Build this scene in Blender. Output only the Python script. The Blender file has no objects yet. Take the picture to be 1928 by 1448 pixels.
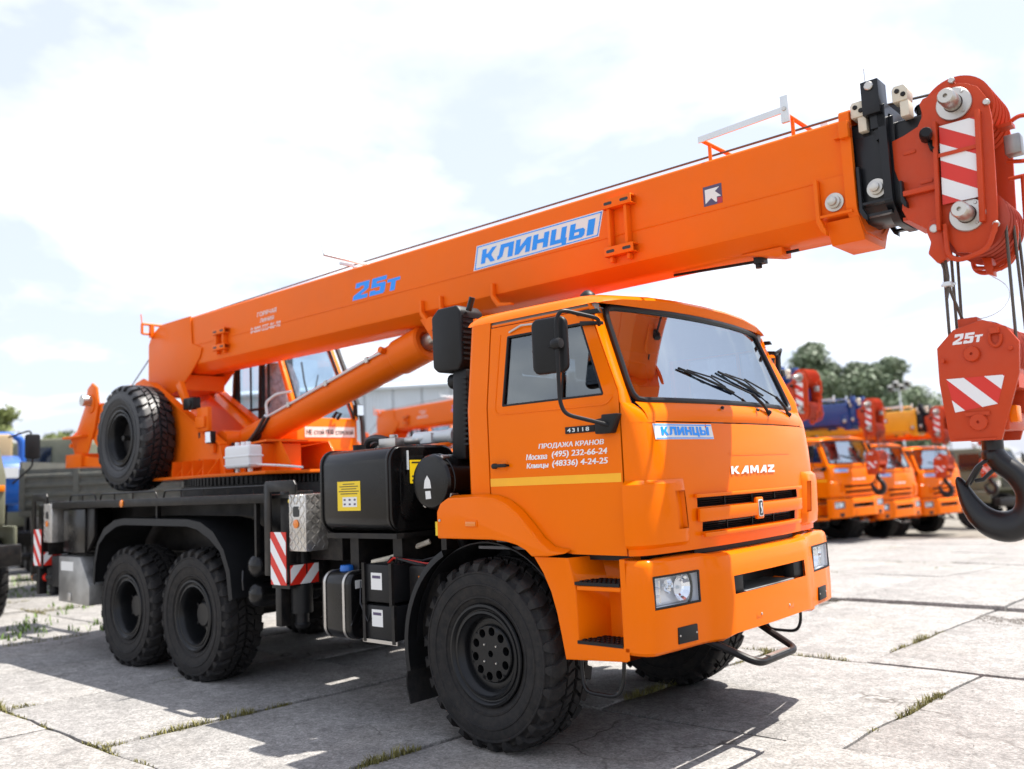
import bpy, bmesh, math, random
from mathutils import Vector, Matrix, noise
R = math.radians
random.seed(7)
scene = bpy.context.scene
COL = scene.collection

# ------------------------------------------------------------------ camera
cam_d = bpy.data.cameras.new('camera'); cam = bpy.data.objects.new('camera', cam_d); COL.objects.link(cam)
CAM = Vector((4.0431, -5.4018, 1.6991)); YAW, PITCH, ROLL = R(131.539), R(6.083), R(-2.555)
fwd = Vector((math.cos(YAW) * math.cos(PITCH), math.sin(YAW) * math.cos(PITCH), math.sin(PITCH)))
rt = Vector((math.sin(YAW), -math.cos(YAW), 0)); up = rt.cross(fwd)
r2 = math.cos(ROLL) * rt + math.sin(ROLL) * up; u2 = -math.sin(ROLL) * rt + math.cos(ROLL) * up
mw = Matrix((r2, u2, -fwd)).transposed().to_4x4(); mw.translation = CAM
cam.matrix_world = mw
cam_d.sensor_width = 36; cam_d.lens = 1667.6 / 1928 * 36; cam_d.clip_end = 3000; cam_d.clip_start = 0.05
cam_d.dof.use_dof = True; cam_d.dof.focus_distance = 5.6; cam_d.dof.aperture_fstop = 1.1
scene.camera = cam
scene.render.resolution_x = 1024; scene.render.resolution_y = 769

# ------------------------------------------------------------------ light
SUN_DIR = Vector((0.27, 0.37, 1.0)).normalized()          # towards the sun
SUN_EL = math.asin(SUN_DIR.z); SUN_AZ = math.atan2(SUN_DIR.x, SUN_DIR.y)
sun_d = bpy.data.lights.new('sun', 'SUN'); sun = bpy.data.objects.new('sun', sun_d); COL.objects.link(sun)
sun_d.energy = 3.15; sun_d.angle = R(0.53); sun_d.color = (1.0, 0.955, 0.885)
sun.rotation_euler = (-SUN_DIR).to_track_quat('-Z', 'Y').to_euler()
world = bpy.data.worlds.new('World'); scene.world = world; world.use_nodes = True
wn = world.node_tree.nodes; wl = world.node_tree.links; wn.clear()
wout = wn.new('ShaderNodeOutputWorld'); bg = wn.new('ShaderNodeBackground'); bg.inputs[1].default_value = 0.13
sky = wn.new('ShaderNodeTexSky'); sky.sky_type = 'NISHITA'; sky.sun_disc = False
sky.sun_elevation = SUN_EL; sky.sun_rotation = SUN_AZ; sky.dust_density = 2.2; sky.ozone_density = 1.5; sky.air_density = 1.0
tc = wn.new('ShaderNodeTexCoord')
# clouds: noise on a plane overhead (direction divided by its height), so they shrink to the horizon
sep = wn.new('ShaderNodeSeparateXYZ'); wl.new(tc.outputs['Generated'], sep.inputs[0])
mz = wn.new('ShaderNodeMath'); mz.operation = 'ADD'; mz.inputs[1].default_value = 0.16; wl.new(sep.outputs['Z'], mz.inputs[0])
mzz = wn.new('ShaderNodeMath'); mzz.operation = 'MAXIMUM'; mzz.inputs[1].default_value = 0.05; wl.new(mz.outputs[0], mzz.inputs[0])
cmb = wn.new('ShaderNodeCombineXYZ')
for ax in 'XY':
    dv = wn.new('ShaderNodeMath'); dv.operation = 'DIVIDE'; wl.new(sep.outputs[ax], dv.inputs[0]); wl.new(mzz.outputs[0], dv.inputs[1]); wl.new(dv.outputs[0], cmb.inputs[ax])
cn = wn.new('ShaderNodeTexNoise'); cn.inputs['Scale'].default_value = 1.15; cn.inputs['Detail'].default_value = 9; cn.inputs['Roughness'].default_value = 0.56
cn.inputs['Distortion'].default_value = 0.25
mp = wn.new('ShaderNodeMapping'); mp.inputs['Location'].default_value = (3.1, 1.7, 0.4); wl.new(cmb.outputs[0], mp.inputs[0]); wl.new(mp.outputs[0], cn.inputs['Vector'])
cr = wn.new('ShaderNodeValToRGB'); cr.color_ramp.elements[0].position = 0.48; cr.color_ramp.elements[1].position = 0.70; wl.new(cn.outputs['Fac'], cr.inputs[0])
cn2 = wn.new('ShaderNodeTexNoise'); cn2.inputs['Scale'].default_value = 2.3; cn2.inputs['Detail'].default_value = 5; wl.new(mp.outputs[0], cn2.inputs['Vector'])
cr2 = wn.new('ShaderNodeValToRGB'); cr2.color_ramp.elements[0].position = 0.3; cr2.color_ramp.elements[0].color = (2.72, 2.82, 2.94, 1)
cr2.color_ramp.elements[1].position = 0.62; cr2.color_ramp.elements[1].color = (5.2, 5.15, 5.1, 1); wl.new(cn2.outputs['Fac'], cr2.inputs[0])
veil = wn.new('ShaderNodeMixRGB'); veil.inputs[0].default_value = 0.84; veil.inputs[2].default_value = (2.22, 2.36, 2.78, 1); wl.new(sky.outputs[0], veil.inputs[1])
cm = wn.new('ShaderNodeMixRGB'); wl.new(cr.outputs[0], cm.inputs[0]); wl.new(veil.outputs[0], cm.inputs[1]); wl.new(cr2.outputs[0], cm.inputs[2])
wl.new(cm.outputs[0], bg.inputs[0]); wl.new(bg.outputs[0], wout.inputs[0])
vs = scene.view_settings; vs.view_transform = 'Standard'; vs.look = 'None'; vs.exposure = 1.58; vs.gamma = 1.0; vs.use_curve_mapping = False

# ------------------------------------------------------------------ materials
def _nt(name):
    m = bpy.data.materials.new(name); m.use_nodes = True
    nt = m.node_tree; b = nt.nodes['Principled BSDF']; return m, nt, b
def S(b, k, v):
    if k in b.inputs: b.inputs[k].default_value = v
def mat(name, col, rough=0.5, metal=0.0, coat=0.0, var=0.0, vscale=3.0, bump=0.0, bscale=60.0, rvar=0.0, dust=0.0, dcol=(0.33, 0.27, 0.2), spec=0.5):
    """colour with soft large variation, fine relief and settled dust"""
    m, nt, b = _nt(name); L = nt.links
    b.inputs['Base Color'].default_value = (*col, 1); S(b, 'Roughness', rough); S(b, 'Metallic', metal)
    S(b, 'Coat Weight', coat); S(b, 'Coat Roughness', 0.06); S(b, 'Specular IOR Level', spec)
    tcn = nt.nodes.new('ShaderNodeTexCoord')
    last = None
    if var or rvar or dust:
        n = nt.nodes.new('ShaderNodeTexNoise'); n.inputs['Scale'].default_value = vscale; n.inputs['Detail'].default_value = 7; n.inputs['Roughness'].default_value = 0.6
        L.new(tcn.outputs['Object'], n.inputs['Vector'])
    if var:
        mx = nt.nodes.new('ShaderNodeMixRGB')
        mx.inputs[1].default_value = (*[c * (1 - var) for c in col], 1); mx.inputs[2].default_value = (*[min(1, c * (1 + var)) for c in col], 1)
        rp = nt.nodes.new('ShaderNodeMapRange'); rp.inputs[1].default_value = 0.3; rp.inputs[2].default_value = 0.7
        L.new(n.outputs['Fac'], rp.inputs[0]); L.new(rp.outputs[0], mx.inputs[0]); L.new(mx.outputs[0], b.inputs['Base Color']); last = mx
    if dust:
        n2 = nt.nodes.new('ShaderNodeTexNoise'); n2.inputs['Scale'].default_value = vscale * 4.3; n2.inputs['Detail'].default_value = 8; n2.inputs['Roughness'].default_value = 0.7
        L.new(tcn.outputs['Object'], n2.inputs['Vector'])
        mr = nt.nodes.new('ShaderNodeMapRange'); mr.inputs[1].default_value = 0.38; mr.inputs[2].default_value = 0.75; mr.inputs[3].default_value = 0; mr.inputs[4].default_value = dust
        L.new(n2.outputs['Fac'], mr.inputs[0])
        m2 = nt.nodes.new('ShaderNodeMixRGB'); m2.inputs[2].default_value = (*dcol, 1); L.new(mr.outputs[0], m2.inputs[0])
        if last: L.new(last.outputs[0], m2.inputs[1])
        else: m2.inputs[1].default_value = (*col, 1)
        L.new(m2.outputs[0], b.inputs['Base Color'])
    if rvar:
        r_ = nt.nodes.new('ShaderNodeMapRange'); r_.inputs[1].default_value = 0.3; r_.inputs[2].default_value = 0.7
        r_.inputs[3].default_value = max(0.02, rough - rvar); r_.inputs[4].default_value = rough + rvar; L.new(n.outputs['Fac'], r_.inputs[0]); L.new(r_.outputs[0], b.inputs['Roughness'])
    if bump:
        nb = nt.nodes.new('ShaderNodeTexNoise'); nb.inputs['Scale'].default_value = bscale; nb.inputs['Detail'].default_value = 4
        L.new(tcn.outputs['Object'], nb.inputs['Vector'])
        bp = nt.nodes.new('ShaderNodeBump'); bp.inputs['Strength'].default_value = bump; bp.inputs['Distance'].default_value = 0.004
        L.new(nb.outputs['Fac'], bp.inputs['Height']); L.new(bp.outputs[0], b.inputs['Normal'])
    return m
def glass_mat(name, tint, ior=1.5, refl=1.0):
    m = bpy.data.materials.new(name); m.use_nodes = True; nt = m.node_tree; nt.nodes.clear(); L = nt.links
    o = nt.nodes.new('ShaderNodeOutputMaterial'); t = nt.nodes.new('ShaderNodeBsdfTransparent'); t.inputs[0].default_value = (*tint, 1)
    g = nt.nodes.new('ShaderNodeBsdfGlossy'); g.inputs['Roughness'].default_value = 0.01; g.inputs[0].default_value = (refl * .84, refl * .93, refl, 1)  # blue of the mirrored sky is put into the reflection colour
    f = nt.nodes.new('ShaderNodeFresnel'); ge = nt.nodes.new('ShaderNodeNewGeometry')      # thin pane: the same reflectance on both faces
    mr = nt.nodes.new('ShaderNodeMapRange'); mr.inputs[3].default_value = ior; mr.inputs[4].default_value = 1 / ior; L.new(ge.outputs['Backfacing'], mr.inputs[0]); L.new(mr.outputs[0], f.inputs[0])
    mx = nt.nodes.new('ShaderNodeMixShader'); L.new(f.outputs[0], mx.inputs[0]); L.new(t.outputs[0], mx.inputs[1]); L.new(g.outputs[0], mx.inputs[2]); L.new(mx.outputs[0], o.inputs[0])
    return m
MT = {}
MT['cab'] = mat('cab_orange_paint', (0.86, 0.162, 0.0004), 0.20, coat=0.06, var=0.03, vscale=1.3, rvar=0.04, bump=0.012, bscale=9, spec=0.10, dust=0.012)
MT['boom'] = mat('boom_orange_paint', (0.84, 0.145, 0.004), 0.40, coat=0.04, var=0.05, vscale=1.1, rvar=0.08, bump=0.06, bscale=14, dust=0.035, spec=0.12)
MT['opcab'] = mat('operator_cab_orange_paint', (0.86, 0.19, 0.001), 0.30, coat=0.1, var=0.03, vscale=1.3, spec=0.25)
MT['red'] = mat('boom_head_red_paint', (0.53, 0.052, 0.010), 0.42, coat=0.05, var=0.06, vscale=4, rvar=0.06, bump=0.04, bscale=25, dust=0.04, spec=0.25)
MT['redwarn'] = mat('warning_stripe_red', (0.66, 0.022, 0.010), 0.4)
MT['white'] = mat('warning_stripe_white', (0.80, 0.80, 0.80), 0.4)
MT['lettering_white'] = mat('lettering_white', (0.82, 0.80, 0.80), 0.5)
MT['blue'] = mat('lettering_blue', (0.002, 0.28, 0.92), 0.4)
MT['black'] = mat('chassis_black_paint', (0.0070, 0.0070, 0.0080), 0.38, var=0.25, vscale=3, rvar=0.1, dust=0.06, spec=0.25)
MT['blackgloss'] = mat('black_enamel', (0.0045, 0.0045, 0.005), 0.24, coat=0.05, rvar=0.06, dust=0.012, spec=0.32)
MT['blackplastic'] = mat('black_plastic', (0.0085, 0.0088, 0.0098), 0.48, bump=0.12, bscale=220, var=0.2, spec=0.28)
MT['rubber'] = mat('tyre_rubber', (0.0125, 0.0125, 0.0135), 0.66, var=0.25, vscale=5, bump=0.2, bscale=90, dust=0.42, dcol=(0.058, 0.049, 0.041), spec=0.22)
MT['rubber_clean'] = mat('spare_tyre_rubber', (0.018, 0.0185, 0.021), 0.42, var=0.2, vscale=5, bump=0.12, bscale=90, dust=0.12, dcol=(0.06, 0.06, 0.064), spec=0.4)
MT['rim'] = mat('rim_black_paint', (0.0065, 0.007, 0.008), 0.34, var=0.2, rvar=0.06, dust=0.07, dcol=(0.05, 0.045, 0.04), spec=0.3)
MT['seal'] = mat('rubber_seal', (0.010, 0.010, 0.011), 0.4, spec=0.3)
MT['blackboom'] = mat('boom_section_black', (0.0085, 0.0095, 0.012), 0.36, coat=0.05, var=0.2, rvar=0.08, bump=0.05, bscale=30, spec=0.3)
MT['steel'] = mat('zinc_steel', (0.52, 0.50, 0.47), 0.38, metal=0.9, var=0.1, rvar=0.08)
MT['pin'] = mat('bare_steel_pin', (0.50, 0.48, 0.44), 0.33, metal=0.85, var=0.15, vscale=9, rvar=0.1)
MT['galv'] = mat('galvanised_steel', (0.66, 0.70, 0.72), 0.45, metal=0.3, var=0.08)
MT['alu'] = mat('chequer_aluminium', (0.62, 0.60, 0.57), 0.36, metal=0.9, var=0.12, vscale=6, rvar=0.1, dust=0.15)
MT['alubox'] = mat('aluminium_sheet', (0.35, 0.345, 0.33), 0.45, metal=0.75, var=0.25, vscale=5, rvar=0.1, bump=0.1, bscale=40)
MT['rope'] = mat('wire_rope', (0.10, 0.085, 0.07), 0.5, metal=0.5, bump=0.6, bscale=160)
MT['amber'] = mat('amber_lens', (0.75, 0.20, 0.008), 0.25, coat=0.5)
MT['yellow'] = mat('yellow_sticker', (0.80, 0.56, 0.008), 0.4)
MT['stripe'] = mat('reflective_yellow_strip', (0.92, 0.43, 0.004), 0.35, var=0.04, vscale=8)
MT['paper'] = mat('white_sticker', (0.74, 0.74, 0.72), 0.5)
MT['ink'] = mat('black_print', (0.02, 0.02, 0.02), 0.5)
MT['purple'] = mat('badge_dark_violet', (0.075, 0.055, 0.12), 0.4)
MT['crimson'] = mat('badge_crimson', (0.42, 0.02, 0.04), 0.4)
MT['canister'] = mat('white_polyethylene', (0.78, 0.79, 0.80), 0.42, coat=0.1)
MT['pad'] = mat('slide_pad_cream', (0.66, 0.60, 0.48), 0.5, var=0.06)
MT['chrome'] = mat('lamp_reflector', (0.85, 0.86, 0.88), 0.08, metal=1.0)
MT['lens'] = glass_mat('lamp_glass', (0.93, 0.95, 0.97))
MT['windscreen'] = glass_mat('windscreen_glass', (0.55, 0.66, 0.74), ior=6.5)
MT['sideglass'] = glass_mat('side_window_glass', (0.30, 0.33, 0.36), ior=2.1)
MT['opglass'] = glass_mat('operator_cab_glass', (0.82, 0.88, 0.92))
MT['interior'] = mat('interior_grey', (0.10, 0.10, 0.105), 0.8, var=0.1)
MT['seat'] = mat('seat_cloth', (0.045, 0.047, 0.055), 0.9, var=0.15)
MT['film'] = mat('plastic_wrap', (0.50, 0.50, 0.52), 0.15, coat=0.6, var=0.5, vscale=14, bump=0.9, bscale=18)
MT['hose'] = mat('hydraulic_hose', (0.018, 0.018, 0.02), 0.45)
MT['hook'] = mat('forged_hook_black', (0.0095, 0.0095, 0.0105), 0.34, var=0.2, rvar=0.08, bump=0.05, bscale=30, spec=0.4)
MT['bluecap'] = mat('blue_cap', (0.01, 0.13, 0.50), 0.35)
MT['mirror'] = mat('mirror_glass', (0.9, 0.9, 0.9), 0.02, metal=1.0)
MT['ropegroove'] = mat('sheave_red', (0.42, 0.05, 0.02), 0.45)

# ------------------------------------------------------------------ mesh builder
def v3(a): return Vector(a)
class M:
    def __init__(s): s.v = []; s.f = []
    def add(s, vs, fs):
        o = len(s.v); s.v += [tuple(x) for x in vs]; s.f += [tuple(i + o for i in f) for f in fs]; return s
    def box(s, x0, x1, y0, y1, z0, z1):
        return s.add([(x, y, z) for z in (z0, z1) for y in (y0, y1) for x in (x0, x1)],
                     [(0, 2, 3, 1), (4, 5, 7, 6), (0, 1, 5, 4), (2, 6, 7, 3), (0, 4, 6, 2), (1, 3, 7, 5)])
    def obox(s, c, ux, uy, uz, hx, hy, hz):
        c = v3(c); ux, uy, uz = v3(ux), v3(uy), v3(uz)
        return s.add([c + ux * hx * i + uy * hy * j + uz * hz * k for k in (-1, 1) for j in (-1, 1) for i in (-1, 1)],
                     [(0, 2, 3, 1), (4, 5, 7, 6), (0, 1, 5, 4), (2, 6, 7, 3), (0, 4, 6, 2), (1, 3, 7, 5)])
    def prism(s, poly, axis, a0, a1):
        n = len(poly)
        def P(p, a): return {'x': (a, p[0], p[1]), 'y': (p[0], a, p[1]), 'z': (p[0], p[1], a)}[axis]
        return s.add([P(p, a0) for p in poly] + [P(p, a1) for p in poly],
                     [tuple(range(n))[::-1], tuple(range(n, 2 * n))] + [(i, (i + 1) % n, n + (i + 1) % n, n + i) for i in range(n)])
    def slab(s, quad, d):
        """polygon of 3D points thickened by vector d"""
        n = len(quad); d = v3(d); q = [v3(p) for p in quad]
        return s.add(q + [p + d for p in q], [tuple(range(n))[::-1], tuple(range(n, 2 * n))] + [(i, (i + 1) % n, n + (i + 1) % n, n + i) for i in range(n)])
    def ring(s, c, ax, r, n, ref=None):
        ax = v3(ax).normalized(); ref = v3(ref) if ref else (Vector((0, 0, 1)) if abs(ax.z) < .9 else Vector((1, 0, 0)))
        a = ax.cross(ref).normalized(); b = ax.cross(a)
        return [v3(c) + a * r * math.cos(2 * math.pi * i / n) + b * r * math.sin(2 * math.pi * i / n) for i in range(n)]
    def loft(s, rings, cap0=True, cap1=True, closed=True):
        n = len(rings[0]); vs = [p for r_ in rings for p in r_]; fs = []
        for k in range(len(rings) - 1):
            for i in range(n if closed else n - 1):
                j = (i + 1) % n; fs.append((k * n + i, k * n + j, (k + 1) * n + j, (k + 1) * n + i))
        if cap0: fs.append(tuple(range(n))[::-1])
        if cap1: fs.append(tuple(range((len(rings) - 1) * n, len(rings) * n)))
        return s.add(vs, fs)
    def cyl(s, p0, p1, r0, r1=None, n=24):
        p0, p1 = v3(p0), v3(p1); ax = p1 - p0; r1 = r0 if r1 is None else r1
        return s.loft([s.ring(p0, ax, r0, n), s.ring(p1, ax, r1, n)])
    def lathe(s, prof, c, ax, n=48, closed=False):
        """prof: (radius, distance along the axis)"""
        c = v3(c); ax = v3(ax).normalized()
        rings = [s.ring(c + ax * h, ax, max(r, 1e-4), n) for r, h in prof]
        if closed: rings.append(rings[0])
        return s.loft(rings, False, False)
    def tube(s, pts, r, n=8, caps=True, closed=False):
        P = [v3(p) for p in pts]
        if closed: P = P + [P[0], P[1]]
        rings = []; prev = None
        for i, p in enumerate(P):
            t = (P[min(i + 1, len(P) - 1)] - P[max(i - 1, 0)])
            if t.length < 1e-9: t = Vector((1, 0, 0))
            t.normalize()
            if prev is None:
                ref = Vector((0, 0, 1)) if abs(t.z) < .9 else Vector((1, 0, 0)); a = t.cross(ref).normalized()
            else:
                a = (prev - t * prev.dot(t)).normalized()
            prev = a; b = t.cross(a)
            rings.append([p + a * r * math.cos(2 * math.pi * k / n) + b * r * math.sin(2 * math.pi * k / n) for k in range(n)])
        if closed: rings = rings[:-1]
        return s.loft(rings, caps and not closed, caps and not closed)
    def grid(s, rows, skip=None):
        n = len(rows[0]); vs = [p for r_ in rows for p in r_]; fs = []
        for k in range(len(rows) - 1):
            for i in range(n - 1):
                if skip and skip(k, i): continue
                fs.append((k * n + i, k * n + i + 1, (k + 1) * n + i + 1, (k + 1) * n + i))
        return s.add(vs, fs)
    def merge(s, o, T=None):
        return s.add([T @ v3(p) for p in o.v] if T else o.v, o.f)
    def mirror_y(s):
        n = len(s.v); s.v += [(x, -y, z) for x, y, z in s.v]; s.f += [tuple(i + n for i in f[::-1]) for f in s.f]; return s
    def mesh(s, name, m, bevel=0, seg=2, ang=35, thick=0, weld=0.0004):
        bm = bmesh.new(); vv = [bm.verts.new(p) for p in s.v]
        for f in s.f:
            try: bm.faces.new([vv[i] for i in dict.fromkeys(f)]) if len(set(f)) > 2 else None
            except ValueError: pass
        bmesh.ops.remove_doubles(bm, verts=bm.verts, dist=weld)
        bmesh.ops.recalc_face_normals(bm, faces=bm.faces)
        if thick: bmesh.ops.solidify(bm, geom=bm.faces[:], thickness=thick)
        if bevel:
            ed = [e for e in bm.edges if len(e.link_faces) == 2 and e.calc_face_angle(0) > R(30)]
            bmesh.ops.bevel(bm, geom=ed, offset=bevel, offset_type='OFFSET', segments=seg, profile=0.5, affect='EDGES', clamp_overlap=True)
        for f in bm.faces: f.smooth = True
        me = bpy.data.meshes.new(name); bm.to_mesh(me); bm.free()
        if m: me.materials.append(m)
        me.set_sharp_from_angle(angle=R(ang)); return me
    def build(s, name, m, parent=None, **k):
        o = bpy.data.objects.new(name, s.mesh(name, MT[m] if isinstance(m, str) else m, **k)); COL.objects.link(o)
        if parent: o.parent = parent
        return o
def inst(name, me, parent, mw_=None):
    o = bpy.data.objects.new(name, me); COL.objects.link(o); o.parent = parent
    if mw_ is not None: o.matrix_local = mw_
    return o
def empty(name, loc=(0, 0, 0), rz=0):
    o = bpy.data.objects.new(name, None); COL.objects.link(o); o.location = loc; o.rotation_euler = (0, 0, rz); o.empty_display_size = .3; return o
def tag(o, label=None, cat=None, group=None, kind=None):
    if label: o['label'] = label
    if cat: o['category'] = cat
    if group: o['group'] = group
    if kind: o['kind'] = kind
    return o
def arc(c, r, a0, a1, n): return [(c[0] + r * math.cos(R(a0 + (a1 - a0) * i / n)), c[1] + r * math.sin(R(a0 + (a1 - a0) * i / n))) for i in range(n + 1)]
def rrect(x0, x1, y0, y1, r, n=5):
    return arc((x1 - r, y0 + r), r, -90, 0, n) + arc((x1 - r, y1 - r), r, 0, 90, n) + arc((x0 + r, y1 - r), r, 90, 180, n) + arc((x0 + r, y0 + r), r, 180, 270, n)
def bez(p0, p1, p2, n):
    p0, p1, p2 = v3(p0), v3(p1), v3(p2)
    return [p0 * (1 - t) ** 2 + p1 * 2 * t * (1 - t) + p2 * t * t for t in [i / n for i in range(n + 1)]]
def smooth_path(pts, r=0.05, n=5):
    """polyline with rounded corners"""
    P = [v3(p) for p in pts]; out = [P[0]]
    for i in range(1, len(P) - 1):
        a = P[i - 1] - P[i]; b = P[i + 1] - P[i]; ra = min(r, a.length * .45); rb = min(r, b.length * .45)
        out += bez(P[i] + a.normalized() * ra, P[i], P[i] + b.normalized() * rb, n)
    return out + [P[-1]]
FRAMES = {'side': Matrix(((1, 0, 0), (0, 0, -1), (0, 1, 0))), 'front': Matrix(((0, 0, 1), (1, 0, 0), (0, 1, 0)))}
def text(body, name, m, parent, frame, org, width, height, shear=0.0, bold=0.0, heavy=0.0, thick=0.0015, spacing=1.0, align='CENTER', fmap=None, line=1.0):
    """flat lettering: centred on org, fitted to width x height; fmap bends it on to a curved panel"""
    cu = bpy.data.curves.new('lettering', 'FONT'); cu.body = body; cu.size = 1; cu.offset = bold; cu.align_x = align; cu.space_character = spacing; cu.space_line = line
    cu.resolution_u = 3
    o = bpy.data.objects.new('tmp', cu); COL.objects.link(o); dg = bpy.context.evaluated_depsgraph_get()
    me = bpy.data.meshes.new_from_object(o.evaluated_get(dg)); bpy.data.objects.remove(o); bpy.data.curves.remove(cu)
    xs = [v.co.x for v in me.vertices]; ys = [v.co.y for v in me.vertices]
    cx, cy = (min(xs) + max(xs)) / 2, (min(ys) + max(ys)) / 2
    sx = (width - abs(shear) * height) / (max(xs) - min(xs)); sy = height / (max(ys) - min(ys))
    F = FRAMES[frame] if isinstance(frame, str) else frame; og = v3(org)
    for v in me.vertices:
        y = (v.co.y - cy) * sy; x = (v.co.x - cx) * sx + shear * y
        v.co = og + F @ Vector((x, y, thick))
        if fmap: v.co = fmap(v.co)
    if heavy:      # weight: the same outlines again, shifted sideways
        bm = bmesh.new(); bm.from_mesh(me); n0 = len(bm.verts); dup = bmesh.ops.duplicate(bm, geom=bm.verts[:] + bm.edges[:] + bm.faces[:])
        for g in dup['geom']:
            if isinstance(g, bmesh.types.BMVert): g.co += F @ Vector((heavy, 0, .0004))
        bm.to_mesh(me); bm.free()
    me.materials.clear(); me.materials.append(MT[m])
    ob = bpy.data.objects.new(name, me); COL.objects.link(ob); ob.parent = parent; return ob
def clip(poly, a, b, c):
    out = []
    for i in range(len(poly)):
        p, q = poly[i], poly[(i + 1) % len(poly)]; dp = a * p[0] + b * p[1] - c; dq = a * q[0] + b * q[1] - c
        if dp >= 0: out.append(p)
        if (dp > 0) != (dq > 0) and abs(dp - dq) > 1e-9:
            t = dp / (dp - dq); out.append((p[0] + (q[0] - p[0]) * t, p[1] + (q[1] - p[1]) * t))
    return out
def striped(name, parent, poly, frame, org, pitch, duty=0.5, slope=1.0, phase=0.0, thick=0.006, base='redwarn', st='white'):
    """warning board: red plate, each white stripe a part of it. poly in local (right, up)"""
    F = FRAMES[frame] if isinstance(frame, str) else frame; og = v3(org)
    m = M(); m.slab([og + F @ Vector((p[0], p[1], 0)) for p in poly], F @ Vector((0, 0, thick))); o = m.build(name, base, parent)
    ks = [p[1] - slope * p[0] for p in poly]; k = min(ks) - pitch + phase
    while k < max(ks):
        q = clip(clip(poly, -slope, 1, k), slope, -1, -(k + pitch * duty))
        if len(q) > 2:
            m = M(); m.slab([og + F @ Vector((p[0], p[1], thick + .0005)) for p in q], F @ Vector((0, 0, .001))); m.build('stripe', st, o)
        k += pitch
    return o
def bolt(me_parent, p, ax, r=0.012, h=0.012, m='steel', name='bolt'):
    a = M(); a.lathe([(0, h), (r * .8, h), (r, h * .7), (r, 0)], p, ax, 10); return a.build(name, m, me_parent)
# ================================================================== the truck crane
crane = empty('truck_crane')
tag(crane, 'large orange truck crane with black chassis standing in the foreground', 'truck crane', 'orange truck cranes on the yard')

# ------------------------------------------------------------------ wheels
WR, WH = 0.612, 0.205            # tyre radius, half width
def tyre_profile(s, d=0.0):
    """s: arc length from the tread centre (signed) -> (radius, lateral); d: sunk below the outer skin"""
    sg = 1 if s >= 0 else -1; a = abs(s)
    flat = 0.148; rc = 0.052
    if a <= flat:
        return (WR - 0.010 * (a / flat) ** 2 - d, sg * a)
    a2 = a - flat; arcl = rc * R(72)
    if a2 <= arcl:
        t = a2 / rc; return (WR - 0.010 - rc + (rc - d) * math.cos(t), sg * (flat + (rc - d) * math.sin(t)))
    t = R(72); a3 = a2 - arcl
    r = WR - 0.010 - rc + (rc - d) * math.cos(t) - a3 * math.sin(t) * 0.99; w = flat + (rc - d) * math.sin(t) + a3 * math.cos(t) * 0.25
    return (r, sg * w)
def flat_z(z, zc): return max(z, -zc)
def make_tyre(ZC):
    m = M(); n = 96; dp = 0.028
    prof = []
    for s in [-.225, -.20, -.17, -.15, -.10, -.05, 0, .05, .10, .15, .17, .20, .225]: prof.append(tyre_profile(s, dp))
    side = [(WR * .845, .200), (WR * .80, .206), (WR * .72, .203), (WR * .64, .194), (WR * .575, .180), (WR * .53, .166), (WR * .515, .150), (WR * .50, .12)]
    full = [(r, -w) for r, w in side[::-1]] + prof + side
    m.lathe(full, (0, 0, 0), (0, 1, 0), n)
    # raised rings on the sidewall
    for sg in (-1, 1):
        for rr, ww in ((.855, .2015), (.735, .2065), (.60, .1885)):
            m.lathe([(WR * rr + .010, sg * (ww - .004)), (WR * rr + .005, sg * (ww + .003)), (WR * rr - .005, sg * (ww + .003)), (WR * rr - .010, sg * (ww - .004))], (0, 0, 0), (0, 1, 0), n)
    def lug(sec, rot):
        """sec: list of (s, t0, t1) with t the distance round the tyre"""
        top = []; bot = []
        for s, t0, t1 in sec:
            ro, wo = tyre_profile(s); ri, wi = tyre_profile(s, dp + .004)
            a0 = rot + t0 / WR; a1 = rot + t1 / WR; e = .0035 / WR
            top.append([(ro * math.sin(a), wo, ro * math.cos(a)) for a in (a0 + e, a1 - e)])
            bot.append([(ri * math.sin(a), wi, ri * math.cos(a)) for a in (a0 - e, a1 + e)])
        k = len(sec); vs = [p for t in top for p in t] + [p for b in bot for p in b]; o = 2 * k; fs = []
        for i in range(k - 1):
            fs += [(2 * i, 2 * i + 1, 2 * i + 3, 2 * i + 2), (2 * i, 2 * i + 2, o + 2 * i + 2, o + 2 * i), (2 * i + 1, o + 2 * i + 1, o + 2 * i + 3, 2 * i + 3)]
        fs += [(0, o, o + 1, 1), (2 * k - 2, 2 * k - 1, o + 2 * k - 1, o + 2 * k - 2)]
        m.add(vs, fs)
    N = 26; P = 2 * math.pi * WR / N
    for i in range(N):
        rot = 2 * math.pi * i / N
        for sg in (-1, 1):
            of = rot + (0.5 * P / WR if sg > 0 else 0)
            F = lambda q: [(sg * s, a * P + sl * P, b * P + sl * P) for s, a, b, sl in q]
            lug(F([(.086, .06, .70, .10), (.118, .08, .70, .22), (.150, .10, .70, .34), (.172, .11, .68, .36), (.200, .13, .64, .36), (.228, .18, .58, .36), (.250, .26, .52, .36)]), of)      # shoulder lug
            lug(F([(.014, .03, .43, -.22), (.045, .03, .47, -.10), (.072, .03, .49, .02)]), of)      # inner block
            lug(F([(.016, .58, .96, -.22), (.045, .60, .94, -.10), (.070, .62, .92, .02)]), of)
    # ground contact: pressed flat
    if ZC: m.v = [(x, y * (1 + .05 * max(0, (-z - ZC * .55) / ZC)), flat_z(z, ZC)) for x, y, z in m.v]
    return m
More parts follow.
